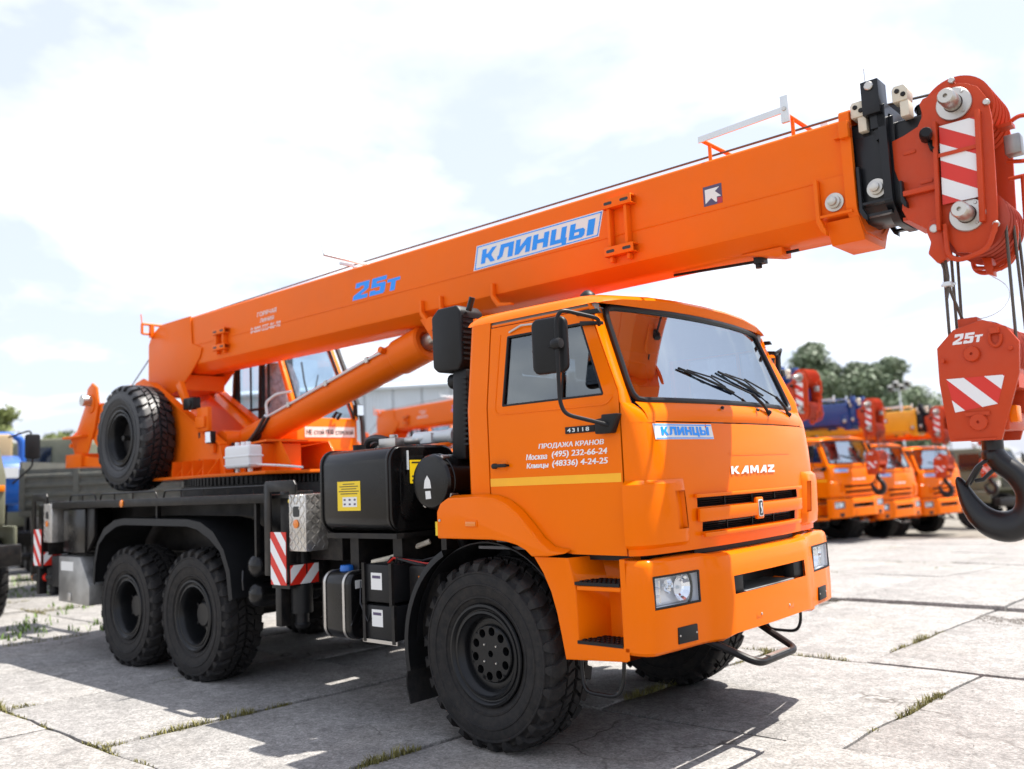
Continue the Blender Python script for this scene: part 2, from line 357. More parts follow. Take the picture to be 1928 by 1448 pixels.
def make_rim(front):
    m = M()
    # outer face towards -y (negative axis distance)
    prof = [(.306, .15), (.306, -.150), (.318, -.166), (.325, -.178), (.320, -.188), (.306, -.190), (.296, -.182), (.289, -.170), (.281, -.168), (.277, -.176), (.262, -.178), (.257, -.168), (.250, -.160)]
    prof += [(.236, -.150), (.228, -.136), (.222, -.100)] if front else [(.240, -.13), (.232, -.06), (.226, .02), (.215, .04), (.14, .05)]
    m.lathe(prof, (0, 0, 0), (0, 1, 0), 64); return m
def make_hub_front():
    """flat disc with ten round holes and a smaller centre hole"""
    m = M(); yf, yb = -.128, -.085; n = 80; holes = [(.142 * math.cos(2 * math.pi * k / 10 + .2), .142 * math.sin(2 * math.pi * k / 10 + .2), .028) for k in range(10)] + [(0, 0, .022)]
    bm = bmesh.new()
    def circ(cx, cy, r, nn, y): return [bm.verts.new((cx + r * math.cos(2 * math.pi * i / nn), y, cy + r * math.sin(2 * math.pi * i / nn))) for i in range(nn)]
    def loop(vs): return [bm.edges.new((vs[i], vs[(i + 1) % len(vs)])) for i in range(len(vs))]
    edges = loop(circ(0, 0, .176, n, yf)); rings = []
    for cx, cy, r in holes: vs = circ(cx, cy, r, 20, yf); edges += loop(vs); rings.append((cx, cy, r))
    bmesh.ops.triangle_fill(bm, use_beauty=True, edges=edges)
    bm.verts.index_update(); vsx = [tuple(v.co) for v in bm.verts]; fsx = [tuple(v.index for v in f.verts) for f in bm.faces]; bm.free()
    # keep only faces outside the holes
    keep = []
    for f in fsx:
        c = sum((Vector(vsx[i]) for i in f), Vector()) / len(f)
        if all(math.hypot(c.x - h[0], c.z - h[1]) > h[2] * .98 for h in holes): keep.append(f)
    m.add(vsx, keep)
    for cx, cy, r in holes: m.lathe([(r, yf), (r, yb + .03), (r * .92, yb + .045), (0, yb + .045)], (cx, 0, cy), (0, 1, 0), 20)
    m.lathe([(.176, yf), (.182, yf + .006), (.184, yf + .02), (.200, -.112), (.224, -.108)], (0, 0, 0), (0, 1, 0), 64)
    return m
def make_hub_rear():
    m = M()
    m.lathe([(.16, .05), (.16, -.02), (.150, -.03), (.120, -.03), (.112, -.075), (.100, -.085), (.0, -.085)], (0, 0, 0), (0, 1, 0), 40)
    for k in range(10):
        a = 2 * math.pi * k / 10; c = (.190 * math.cos(a), .045, .190 * math.sin(a)); m.cyl(c, (c[0], .005, c[2]), .015, n=6)
    for k in range(8):
        a = 2 * math.pi * k / 8 + .3; c = (.133 * math.cos(a), -.03, .133 * math.sin(a)); m.cyl(c, (c[0], -.046, c[2]), .011, n=6)
    for k in range(5):
        a = 2 * math.pi * k / 5; c = Vector((math.cos(a), 0, math.sin(a)))
        m.obox(Vector((0, -.04, 0)) + c * .135, c, (0, 1, 0), c.cross(Vector((0, 1, 0))), .022, .03, .012)
    return m
ZC = 0.585
TYRE_ME = make_tyre(ZC).mesh('tyre', MT['rubber'], ang=28); TYRE_SPARE = make_tyre(0).mesh('tyre', MT['rubber_clean'], ang=28)
RIM_F = make_rim(True).mesh('wheel', MT['rim'], ang=40); RIM_R = make_rim(False).mesh('wheel', MT['rim'], ang=40)
HUB_F = make_hub_front().mesh('hub', MT['rim'], ang=30); HUB_R = make_hub_rear().mesh('hub', MT['rim'], ang=30)
_b = M(); _b.lathe([(0, -.008), (.006, -.008), (.008, 0)], (0, 0, 0), (0, 1, 0), 8); BOLT_ME = _b.mesh('bolt', MT['steel'])
def wheel(x, side, front, y=1.03, z=ZC, steer=0, tyre=None, rz=0):
    w = inst('wheel', RIM_F if front else RIM_R, crane, Matrix.Translation((x, side * y, z)) @ Matrix.Rotation((math.pi if side > 0 else 0) + steer + rz, 4, 'Z'))
    inst('tyre', tyre or TYRE_ME, w); inst('hub', HUB_F if front else HUB_R, w)
    if front:
        for k in range(4):
            a = 2 * math.pi * k / 4 + .75; inst('bolt', BOLT_ME, w, Matrix.Translation((.075 * math.cos(a), -.128, .075 * math.sin(a))))
    return w
for sd in (-1, 1):
    wheel(0, sd, True, steer=-.033); wheel(-3.69, sd, False); wheel(-5.01, sd, False)
# ------------------------------------------------------------------ frame, axles, springs
for sd in (-1, 1):
    m = M(); m.box(-7.2, 1.1, sd * .40 - .04, sd * .40 + .04, .78, 1.06); m.build('frame_rail', 'black', crane, bevel=.008)
for x in (0, -3.69, -5.01):
    m = M(); m.cyl((x, -.86, ZC), (x, .86, ZC), .085, n=16)
    m.lathe([(.0, -.24), (.12, -.22), (.20, -.12), (.22, 0), (.20, .12), (.12, .22), (0, .24)], (x, .12, ZC), (0, 1, 0), 20)
    for sd in (-1, 1): m.cyl((x, sd * .84, ZC), (x, sd * .96, ZC), .20, n=20)
    m.build('axle', 'black', crane)
for sd in (-1, 1):
    for xc, L in ((0, .72), (-4.35, .80)):
        m = M()
        for k in range(7):
            l = L * (1 - k * .11); m.grid([[(xc + l * t, sd * .56 + o, (.80 if xc == 0 else .74) - k * .014 + .10 * t * t * (1 if xc == 0 else -1)) for t in (-1, -.5, 0, .5, 1)] for o in (-.045, .045)])
        m.build('leaf_spring', 'black', crane, thick=.011)
m = M(); m.cyl((-.9, 0, .85), (-3.5, 0, .62), .06, n=12); m.cyl((-3.75, .1, .62), (-4.9, .1, .62), .055, n=12); m.build('drive_shaft', 'black', crane)
m = M(); m.box(-.55, .75, -.36, .36, .72, 1.45); m.box(-1.4, -.55, -.25, .25, .70, 1.2); m.build('engine', 'black', crane, bevel=.05)
# heavy capitals drawn as strokes in a unit box, each letter its own piece
GLYPH = {'К': [(0, 0), (.30, 0), (.30, .36), (.42, .36), (.68, 0), (1, 0), (.70, .44), (.70, .58), (1, 1), (.68, 1), (.42, .64), (.30, .64), (.30, 1), (0, 1)],
         'Л': [(0, 0), (.12, 0), (.34, .16), (.40, .72), (.68, .72), (.68, 0), (1, 0), (1, 1), (.14, 1), (.08, .30), (0, .24)],
         'И': [(0, 0), (.28, 0), (.70, .52), (.70, 0), (1, 0), (1, 1), (.72, 1), (.30, .48), (.30, 1), (0, 1)],
         'Н': [(0, 0), (.31, 0), (.31, .37), (.69, .37), (.69, 0), (1, 0), (1, 1), (.69, 1), (.69, .63), (.31, .63), (.31, 1), (0, 1)],
         'Ц': [(0, 0), (.72, 0), (.74, -.18), (1, -.18), (1, .26), (.92, .26), (.92, 1), (.62, 1), (.62, .26), (.30, .26), (.30, 1), (0, 1)],
         'Ь': [(0, 0), (.86, 0), (1, .14), (1, .46), (.86, .60), (.34, .60), (.34, 1), (0, 1)], 'I': [(0, 0), (1, 0), (1, 1), (0, 1)],
         'K': [(0, 0), (.27, 0), (.27, .34), (.36, .34), (.66, 0), (1, 0), (.58, .50), (.96, 1), (.64, 1), (.36, .64), (.27, .64), (.27, 1), (0, 1)],
         'A': [(0, 0), (.27, 0), (.36, .18), (.68, .18), (.68, 0), (.96, 0), (.96, 1), (.60, 1)],
         'M': [(0, 0), (.22, 0), (.24, .55), (.42, .12), (.56, .12), (.76, .55), (.76, 0), (1, 0), (1, 1), (.74, 1), (.50, .50), (.30, 1), (.04, 1)],
         'Z': [(0, 0), (1, 0), (1, .26), (.46, .26), (1, .76), (1, 1), (.04, 1), (.04, .74), (.54, .74), (0, .24)]}
def glyphs(word, parent, mtl, x0, x1, z0, z1, sh, fm, gap=.14):
    W = {'Л': 1.05, 'Ц': 1.02, 'Ь': .92, 'I': .40, 'M': 1.15}; seq = list(word.replace('Ы', 'ЬI')); h = z1 - z0
    tot = sum(W.get(c, 1.0) for c in seq) + gap * (len(seq) - 1); u = (x1 - x0 - sh * h) / tot; x = x0
    for ch in seq:
        w = W.get(ch, 1.0); pl_ = [(x + a * w * u + sh * b * h, z0 + b * h) for a, b in GLYPH[ch]]; n = len(pl_)
        m = M(); m.add([fm(a, b, 0) for a, b in pl_] + [fm(a, b, .0012) for a, b in pl_], [tuple(range(n))[::-1], tuple(range(n, 2 * n))] + [(i, (i + 1) % n, n + (i + 1) % n, n + i) for i in range(n)]); m.build('letter', mtl, parent)
        if ch == 'Ь': m = M(); q = [fm(x + a * w * u + sh * b * h, z0 + b * h, .0018) for a, b in ((.34, .22), (.64, .22), (.64, .40), (.34, .40))]; m.add(q, [(0, 1, 2, 3)]); m.build('letter_counter', 'paper', parent)
        x += (w + gap) * u
MT['trimlight'] = mat('cab_lining', (.30, .31, .32), .85)
LAMPBACK = mat('lamp_backing', (.88, .89, .92), .22, metal=.25)
# ------------------------------------------------------------------ driver's cab
BELT = 2.165
def cw(z): return 1.20 if z <= BELT else 1.20 - (z - BELT) * 0.125
def sidep(m, poly, sd, t=0.03, off=0.0):
    """(x, z) outline laid on the cab side, thickened inwards"""
    o = [(x, sd * (cw(z) + off), z) for x, z in poly]; i = [(x, sd * (cw(z) + off - t), z) for x, z in poly]; n = len(poly)
    return m.add(o + i, [tuple(range(n)), tuple(range(n, 2 * n))[::-1]] + [(a, (a + 1) % n, n + (a + 1) % n, n + a) for a in range(n)])
FLARE_TOP = [(-.345, 1.50), (-.31, 1.555), (-.24, 1.588), (.05, 1.592), (.17, 1.582), (.28, 1.545), (.37, 1.485), (.46, 1.40), (.54, 1.315), (.62, 1.262), (.74, 1.246)]
door_low = [(.10, 1.60), (.17, 1.59), (.28, 1.553), (.37, 1.493), (.46, 1.408), (.54, 1.323), (.62, 1.262), (.74, 1.240), (1.130, 1.238), (1.132, BELT), (.10, BELT)]
for sd in (-1, 1):
    m = M(); sidep(m, door_low, sd)
    sidep(m, [(.10, BELT), (.23, BELT), (.25, 2.62), (.10, 2.62)], sd); sidep(m, [(.10, 2.62), (.85, 2.62), (.937, 2.62), (.905, 2.695), (.10, 2.695)], sd)
    sidep(m, [(1.025, BELT), (1.132, BELT), (.937, 2.62), (.85, 2.62)], sd); sidep(m, [(.692, BELT), (.716, BELT), (.716, 2.62), (.692, 2.62)], sd, .02, -.006)
    door = m.build('door', 'cab', crane, ang=12)
    # pressed crease round the window
    m = M(); m.tube([(x, sd * (cw(z) + .0005), z) for x, z in smooth_path([(.19, 2.63, 0), (.165, 2.12, 0), (1.06, 2.105, 0), (1.085, 2.16, 0)], .04) for x, z in [(x, z)]] if 0 else [(p.x, sd * (cw(p.y) + .0), p.y) for p in smooth_path([(.185, 2.64, 0), (.165, 2.115, 0), (1.05, 2.105, 0), (1.09, 2.15, 0)], .05)], .006, 6); m.build('pressed_crease', 'cab', door)
    for nm, pl in (('window', [(.232, BELT + .003), (.252, 2.617), (.692, 2.617), (.692, BELT + .003)]), ('vent_window', [(.716, BELT + .003), (.716, 2.617), (.848, 2.617), (1.022, BELT + .003)])):
        m = M(); sidep(m, pl, sd, .005, -.016); g = m.build(nm, 'sideglass', door)
        pts = []
        q = [(x, sd * (cw(z) - .004), z) for x, z in pl]
        m = M()
        for a in range(4): m.tube([q[a], q[(a + 1) % 4]], .008, 6)
        m.build('seal', 'seal', g)
    m = M(); m.box(.10, 1.12, sd * 1.155 - .012, sd * 1.155 + .012, 1.30, 2.15); m.build('inner_trim', 'interior', door)
    # handle with recess plate
    m = M(); m.lathe([(0, -.03), (.014, -.03), (.018, -.024), (.018, 0)], (.150, 0, 1.785), (0, -sd * -1, 0) if 0 else (0, 1, 0), 14)
    m.v = [(x, sd * 1.2 + (y if sd < 0 else -y), z) for x, y, z in m.v]
    a = M(); a.prism(rrect(.150, .268, 1.775, 1.797, .009), 'y', sd * 1.222, sd * 1.238); a.cyl((.26, sd * 1.2, 1.786), (.26, sd * 1.225, 1.786), .008, n=8)
    m.merge(a); m.build('handle', 'blackplastic', door, bevel=.002)
    m = M(); m.prism(rrect(.190, .255, 1.75, 1.825, .028), 'y', sd * 1.2005, sd * 1.2025); m.build('handle_recess', 'cab', door, bevel=.001)
    # reflective stripe
    m = M(); m.box(.10, 1.122, sd * 1.2004, sd * 1.2022, 1.655, 1.706); m.build('reflective_strip', 'stripe', door)
    m = M(); m.prism([(.10, 2.702), (.905, 2.702), (.94, 2.63), (.955, 2.64), (.925, 2.718), (.10, 2.718)], 'y', sd * 1.10, sd * 1.128); m.build('rain_gutter', 'cab', crane, bevel=.003)
    # rear corner panel and rocker in one pressing
    rows = []
    for z in (1.60, 1.8, BELT, 2.45, 2.74):
        w = cw(z); rows.append([(.088, sd * w, z), (.0, sd * w, z), (-.06, sd * w, z)] + [(-.06 - .055 * math.sin(R(t)), sd * (w - .055 + .055 * math.cos(R(t))), z) for t in (22, 45, 68, 90)] + [(-.115, sd * (w - .12), z)])
    m = M(); m.grid(rows); m.build('rear_corner_panel', 'cab', crane, thick=.012, ang=25)
# text on the near door
RD = [o for o in crane.children if o.name.startswith('door')][0]
text('ПРОДАЖА КРАНОВ', 'lettering', 'lettering_white', RD, 'side', (.765, -1.2, 1.889), .50, .036, shear=.22, bold=.006, heavy=.0035)
text('Москва', 'lettering', 'lettering_white', RD, 'side', (.497, -1.2, 1.829), .172, .036, shear=.18, bold=.006, heavy=.004)
text('(495) 232-66-24', 'lettering', 'lettering_white', RD, 'side', (.825, -1.2, 1.833), .420, .046, shear=.18, bold=.006, heavy=.004)
text('Клинцы', 'lettering', 'lettering_white', RD, 'side', (.500, -1.2, 1.772), .178, .038, shear=.18, bold=.006, heavy=.004)
text('(48336) 4-24-25', 'lettering', 'lettering_white', RD, 'side', (.825, -1.2, 1.777), .420, .046, shear=.18, bold=.006, heavy=.004)
m = M(); m.box(.735, .955, -1.206, -1.2005, 1.953, 1.994); pl = m.build('model_plate', 'blackplastic', RD, bevel=.002)
text('43118', 'lettering', 'galv', pl, 'side', (.835, -1.2062, 1.9735), .165, .024, bold=.02, spacing=1.25)
# back wall with window
m = M()
m.box(-.115, -.095, -1.10, 1.10, 1.42, 2.20); m.box(-.115, -.095, -1.08, 1.08, 2.60, 2.80); m.box(-.115, -.095, -1.09, -.62, 2.20, 2.60); m.box(-.115, -.095, .62, 1.09, 2.20, 2.60)
m.build('rear_wall', 'cab', crane)
m = M(); m.box(-.108, -.103, -.615, .615, 2.205, 2.595); m.build('rear_window', 'opglass', crane)
# windscreen surface
Z0, Z1 = 2.128, 2.728
def ws(yn, z, off=0.0):
    t = (z - Z0) / (Z1 - Z0); hw = 1.062 - .060 * t; xc = 1.262 - .222 * t; b = .125
    return Vector((xc - b * abs(yn) ** 2.3 + off, hw * yn, z))
def frng(a, b, n): return [a + (b - a) * i / n for i in range(n + 1)]
m = M(); m.grid([[ws(y, z) for y in frng(-.985, .985, 28)] for z in frng(Z0 + .012, Z1 - .012, 10)]); wsg = m.build('windscreen', 'windscreen', crane)
loop = []
def wsr(yn, zt):  # rounded corners of the opening
    return ws(yn, Z0 + (Z1 - Z0) * zt, .006)
for y in frng(-.93, .93, 24): loop.append(wsr(y, 0))
loop += [wsr(.97, .012), wsr(.99, .06), wsr(.997, .12)]
for z in frng(.2, .82, 8): loop.append(wsr(1, z))
loop += [wsr(.997, .90), wsr(.985, .965), wsr(.955, .995)]
for y in frng(.92, -.92, 24): loop.append(wsr(y, 1))
loop += [wsr(-.955, .995), wsr(-.985, .965), wsr(-.997, .90)]
for z in frng(.82, .2, 8): loop.append(wsr(-1, z))
loop += [wsr(-.997, .12), wsr(-.99, .06), wsr(-.97, .012)]
m = M(); m.tube(loop, .019, 8, closed=True); m.build('windscreen_seal', 'seal', wsg)
# pillars
for sd in (-1, 1):
    rows = []
    for z in frng(2.11, 2.74, 8):
        a = ws(sd * 1.0, z); xd = 1.142 - max(0, z - BELT) * .425; b = Vector((xd, sd * cw(z), z))
        c = Vector((a.x - .004, sd * (cw(z) - .004), z)) if abs(a.x - b.x) > 0 else a
        c = Vector((max(a.x, b.x) + .012, sd * (cw(z) - .012), z)); rows.append([p for p in bez(a - Vector((.012, sd * -.02 * 0, 0)), c, b, 8)])
    m = M(); m.grid(rows); m.build('windscreen_pillar', 'cab', crane, thick=.012, ang=40)
# roof
def roof_plan(y): return 1.058 - .105 * abs(y / 1.05) ** 2.3
rows = []; prof = [(1.127, 2.70), (1.122, 2.745), (1.10, 2.785), (1.05, 2.812), (.9, 2.836), (.6, 2.855), (.3, 2.864), (0, 2.866)]
prof = [(-y, z) for y, z in prof] + [(y, z) for y, z in prof[::-1][1:]]
for k, f in enumerate((0, .02, .06, .3, .6, .85, .95, .985, 1.0, 1.0)):
    row = []
    for y, z in prof:
        xe = roof_plan(y) + .015; x = -.125 + (xe + .125) * f
        dz = {0: -.05, 1: -.012, 7: -.014, 8: -.034, 9: -.075}.get(k, 0) - (.030 if f > .9 else .018 * max(0, (f - .5)) )
        if k == 0: zz = min(z, 2.79)
        else: zz = max(z + dz, 2.735) if k < 9 else 2.738
        row.append((x - (.02 if k == 9 else 0), y, zz if k else max(2.74, zz - .02)))
    rows.append(row)
m = M(); m.grid(rows); m.build('roof', 'cab', crane, ang=40)
m = M(); m.lathe([(.060, 0), (.056, .02), (.044, .040), (.020, .060), (0, .064)], (.66, -.80, 2.838), (0, 0, 1), 16); m.build('marker_lamp', 'blackplastic', crane)
m = M(); m.lathe([(.060, 0), (.056, .02), (.044, .040), (.020, .060), (0, .064)], (.66, .80, 2.838), (0, 0, 1), 16); m.build('marker_lamp', 'blackplastic', crane)
# front panel: plan curve and height profile
def fx(z): return 1.338 - .050 * max(0, (z - 1.66) / .4) ** 2 - .018 * max(0, (1.45 - z) / .2)
def front(y, z, off=0.0):
    """y in -1.2..1.2 along the panel; corner wraps to the side"""
    a = abs(y); sg = -1 if y < 0 else 1; x0 = fx(z); tail = max(0, z - 1.95) * .35
    if a <= .98: return Vector((x0 + off - .062 * (a / .98) ** 2 - tail * .2 * (a > .5), sg * a, z))
    t = (a - .98) / .22; p0 = Vector((x0 - .062 + off, .98)); p1 = Vector((x0 - .082 + off, 1.195 + off)); p2 = Vector((1.142, 1.2 + off))
    q = p0 * (1 - t) ** 2 + p1 * 2 * t * (1 - t) + p2 * t * t; return Vector((q.x, sg * q.y, z))
ycol = [-1.2, -1.17, -1.13, -1.09, -1.04, -.98, -.9, -.80, -.695, -.645, -.45, -.22, 0]; ycol = ycol + [-y for y in ycol[::-1][1:]]
zrow = [1.236, 1.272, 1.335, 1.392, 1.482, 1.538, 1.62, 1.72, 1.82, 1.90, 1.96, 1.990]
def sk(k, i):
    y0, y1 = ycol[i], ycol[i + 1]; z0, z1 = zrow[k], zrow[k + 1]
    if z0 >= 1.48 and z1 <= 1.54 and y0 >= -.70 and y1 <= .70: return True
    if z0 >= 1.33 and z1 <= 1.40 and y0 >= -.65 and y1 <= .65: return True
    return False
m = M(); m.grid([[front(y, z) for y in ycol] for z in zrow], sk); fp = m.build('front_panel', 'cab', crane, ang=40)
m = M(); m.grid([[front(y, z, .0035) for y in frng(-.30, .62, 10)] for z in (1.794, 1.797, 1.800)]); m.build('pressed_crease', 'cab', fp)
# grille: black slats behind the slots, orange lips round them
for zc, hw, hh in ((1.510, .70, .026), (1.3635, .65, .0265)):
    m = M(); m.box(1.20, 1.235, -hw, hw, zc - hh - .01, zc + hh + .01); g = m.build('grille', 'blackplastic', fp)
    for k in range(4):
        m = M(); z = zc - hh + (k + .5) * hh / 2
        m.add([*[front(y, z - .004, -.030) for y in frng(-hw, hw, 12)], *[front(y, z + .004, -.045) for y in frng(-hw, hw, 12)]], [(i, i + 1, 14 + i, 13 + i) for i in range(12)]); m.build('slat', 'blackplastic', g, thick=.004)
    for k in range(1, 4):
        m = M(); y = -hw + 2 * hw * k / 4; p = front(y, zc, -.026); m.box(p.x - .03, p.x, y - .004, y + .004, zc - hh, zc + hh); m.build('slat', 'blackplastic', g)
def strip(name, y0, y1, z0, z1, off, par, mt='cab', n=16, bev=.004, dz0=0, th=.02):
    m = M(); m.grid([[front(y, z0, off) for y in frng(y0, y1, n)], [front(y, z1, off + dz0) for y in frng(y0, y1, n)]]); return m.build(name, mt, par, thick=-th, bevel=bev, ang=30)
strip('grille_bar', -.715, .715, 1.398, 1.476, .012, fp); strip('grille_bar', -.735, .735, 1.540, 1.562, .010, fp); strip('grille_bar', -.67, .67, 1.305, 1.331, .022, fp)
# emblem
m = M(); e0 = front(0, 1.44).x; m.prism(rrect(-.047, .047, 1.372, 1.512, .016), 'x', e0 + .006, e0 + .030); em = m.build('emblem', 'cab', fp, bevel=.005)
m = M(); m.prism(rrect(-.030, .030, 1.388, 1.496, .012), 'x', e0 + .030, e0 + .034); m.build('emblem_rim', 'galv', em, bevel=.001)
m = M(); m.prism(rrect(-.024, .024, 1.395, 1.489, .009), 'x', e0 + .034, e0 + .0355); m.build('emblem_field', 'ink', em)
m = M(); pts = [(0, .036), (.010, .030), (.002, .018), (.012, .004), (.012, -.018), (.004, -.034), (-.010, -.036), (.0, -.020), (-.002, -.004), (-.012, .006), (-.010, .024)]
m.prism([(y, 1.442 + z) for y, z in pts], 'x', e0 + .0356, e0 + .0375); m.build('emblem_figure', 'galv', em)
glyphs('KAMAZ', fp, 'lettering_white', -.30, .31, 1.668, 1.718, .0, lambda x, z, d: front(x, z, .003 + d), .16)
m = M(); m.grid([[front(y, z, .0015) for y in frng(-1.005, -.445, 10)] for z in (1.890, 1.983)]); bd = m.build('badge', 'paper', fp)
m = M(); m.grid([[front(y, z, .0022) for y in frng(-1.0, -.45, 10)] for z in (1.973, 1.979)]); m.grid([[front(y, z, .0022) for y in frng(-1.0, -.45, 10)] for z in (1.894, 1.900)]); m.build('badge_border', 'blue', bd)
glyphs('КЛИНЦЫ', bd, 'blue', -.965, -.485, 1.914, 1.966, .12, lambda x, z, d: front(x, z, .0024 + d))
# cowl below the windscreen
rows = []
for t in frng(0, 1, 6):
    row = []
    for y in frng(-1.0, 1.0, 28):
        a = front(y * 1.02, 2.0); a.z = 1.998; b = ws(y, Z0 - .012, .012); k = t
        p = a.lerp(b, k); p.x += .018 * math.sin(math.pi * k); row.append(p)
    rows.append(row)
m = M(); m.grid(rows); cowl = m.build('cowl_panel', 'cab', crane, ang=40)
for sd in (-1, 1):   # cowl ends
    n = 8; low = [front(sd * (.985 + .215 * t), 1.99) for t in frng(0, 1, n)]
    a = ws(sd * 1.0, 2.11); b = Vector((1.142, sd * cw(2.11), 2.11)); c = Vector((max(a.x, b.x) + .012, sd * (cw(2.11) - .012), 2.11)); top = bez(a - Vector((.012, 0, 0)), c, b, n)
    a2 = Vector((1.20, sd * 1.03, 2.05)); rows = []
    for k in range(6):
        t = k / 5; rows.append([low[i].lerp(top[i], t) + Vector((.022 * math.sin(math.pi * t) * (1 - i / n), 0, 0)) for i in range(n + 1)])
    m = M(); m.grid(rows); m.build('cowl_corner', 'cab', crane, ang=50)
# washer jets and wiper spindles
for y in (-.30, .18):
    p = ws(y / 1.06, Z0, .0); m = M(); m.lathe([(.012, 0), (.010, .014), (0, .02)], (p.x + .045, y, 2.085), (.6, 0, .8), 10); m.build('washer_jet', 'blackplastic', cowl)
for y0, y1, dy in ((.36, -.36, .30), (.80, .10, .30)):
    p0 = Vector((ws(y0 / 1.06, Z0).x + .050, y0, 2.075)); p1 = ws((y1 + .10) / 1.06, 2.31, .028)
    m = M(); m.lathe([(.016, -.02), (.016, .012), (.010, .02), (0, .022)], p0, (.7, 0, .7), 12)
    pm = ws((y0 - .18) / 1.06, 2.20, .045); m.tube([p0, p0.lerp(pm, .5) + Vector((.012, 0, 0)), pm], .011, 8); m.tube([pm, p1], .006, 6)
    wp = m.build('wiper', 'blackplastic', crane)
    a = ws((y1 - .22) / 1.06, 2.345, .012); b = ws((y1 + .34) / 1.06, 2.205, .012)
    m = M(); m.tube([a.lerp(b, t) + Vector((.014 * math.sin(math.pi * t), 0, 0)) for t in frng(0, 1, 6)], .008, 6)
    m.tube([a.lerp(b, .15) + Vector((.0, 0, .012)), a.lerp(b, .5) + Vector((.03, 0, .02)), a.lerp(b, .85) + Vector((0, 0, .012))], .006, 5); m.build('blade', 'blackplastic', wp)
# corner air deflectors
for sd in (-1, 1):
    yc = [1.2, 1.17, 1.13, 1.09, 1.04, .985, .955, .905, .86, .82]; zz = [1.262, 1.295, 1.37, 1.59, 1.635, 1.658]
    inset = {0: -.012, 1: .030, 2: .034, 3: .034, 4: .028, 5: 0.002}
    rows = []
    for k, z in enumerate(zz):
        row = []
        for i, y in enumerate(yc):
            sl = 0 if i < 7 else (.045 * (1.60 - z) / .3 if 0 else 0); o = inset[k] * (1 if i < 8 else (.9 if i == 8 else .05)); row.append(front(sd * (y - (.05 * (1 - (z - 1.26) / .4) if i >= 5 else 0)), z, o))
        rows.append(row)
    m = M(); m.grid(rows, lambda k, i: k == 2 and i in (6, 7)); dfl = m.build('corner_deflector', 'cab', crane, ang=40)
    m = M(); q = [[front(sd * y, z, o) for y, o in ((.955 - (.05 * (1 - (z - 1.26) / .4)), .030), (.925 - (.05 * (1 - (z - 1.26) / .4)), -.004), (.875 - (.05 * (1 - (z - 1.26) / .4)), -.004), (.862 - (.05 * (1 - (z - 1.26) / .4)), .026))] for z in (1.372, 1.588)]; q = [[p + Vector((0, 0, .012)) for p in q[0]], *q, [p - Vector((0, 0, .012)) for p in q[1]]]
    m.grid(q); m.build('air_slot', 'cab', dfl)
# ------------------------------------------------------------------ bumper
BP = [(1.12, 1.25), (1.20, 1.25), (1.245, 1.243), (1.275, 1.222), (1.292, 1.195), (1.318, 1.04), (1.338, .84), (1.343, .79), (1.352, .73), (1.362, .70), (1.402, .63), (1.410, .50), (1.418, .25), (1.422, 0)]
BZ = [(.690, -.07), (.700, -.02), (.716, 0), (.735, 0), (.832, .004), (.945, .004), (.955, .004), (1.062, 0), (1.128, -.004), (1.175, -.012), (1.198, -.022), (1.212, -.045), (1.214, -.14)]
bplan = [(x, -y) for x, y in BP] + [(x, y) for x, y in BP[::-1][1:]]
def bpt(i, k):
    x, y = bplan[i]; z, o = BZ[k]; a = abs(y); s = 1 if a < 1.0 else max(0, (1.25 - a) / .25)
    zz = z + ((.022, .020, .012)[k] if k < 3 and a < .62 else 0)
    yy = y + (0 if a < 1.15 else (-o if y < 0 else o) * .6)
    # raised corner tops, lower middle
    if k >= 8 and a < .66: zz -= .012
    return (x + o * (.35 + .65 * s), yy, zz)
def bskip(k, i):
    y = (bplan[i][1] + bplan[i + 1][1]) / 2; z = (BZ[k][0] + BZ[k + 1][0]) / 2
    if .79 < abs(y) < 1.195 and .945 < z < 1.128: return True
    return abs(y) < .50 and .955 < z < 1.062
m = M(); m.grid([[bpt(i, k) for i in range(len(bplan))] for k in range(len(BZ))], bskip); bumper = m.build('bumper', 'cab', crane, ang=32)
# central opening
m = M(); m.box(1.16, 1.18, -.5, .5, .94, 1.08); m.build('radiator_mesh', 'ink', bumper)
for sd in (-1, 1):
    m = M(); m.prism([(1.392, sd * .50), (1.396, sd * .36), (1.33, sd * .345), (1.30, sd * .5)], 'z', .957, 1.060); m.build('opening_insert', 'blackplastic', bumper, bevel=.003)
m = M(); m.box(1.18, 1.402, -.345, .345, .944, .957); m.build('step_tread', 'alubox', bumper, bevel=.003)
for sd in (-1, 1): m = M(); m.box(1.18, 1.395, sd * .502 - .004, sd * .502 + .004, .945, 1.072); m.build('opening_side', 'black', bumper)
m = M(); m.box(1.18, 1.40, -.5, .5, 1.062, 1.072); m.build('opening_top', 'black', bumper)
# number-plate recess
m = M(); m.prism(rrect(-.27, .27, .775, .895, .01), 'x', 1.4165, 1.4205); npl = m.build('number_plate_panel', 'cab', bumper, bevel=.002)
m = M(); m.box(1.4202, 1.4212, -.262, .262, .783, .887); 
for y in (-.2, .2): bolt(npl, (1.4205, y, .80), (1, 0, 0), .008, .006)
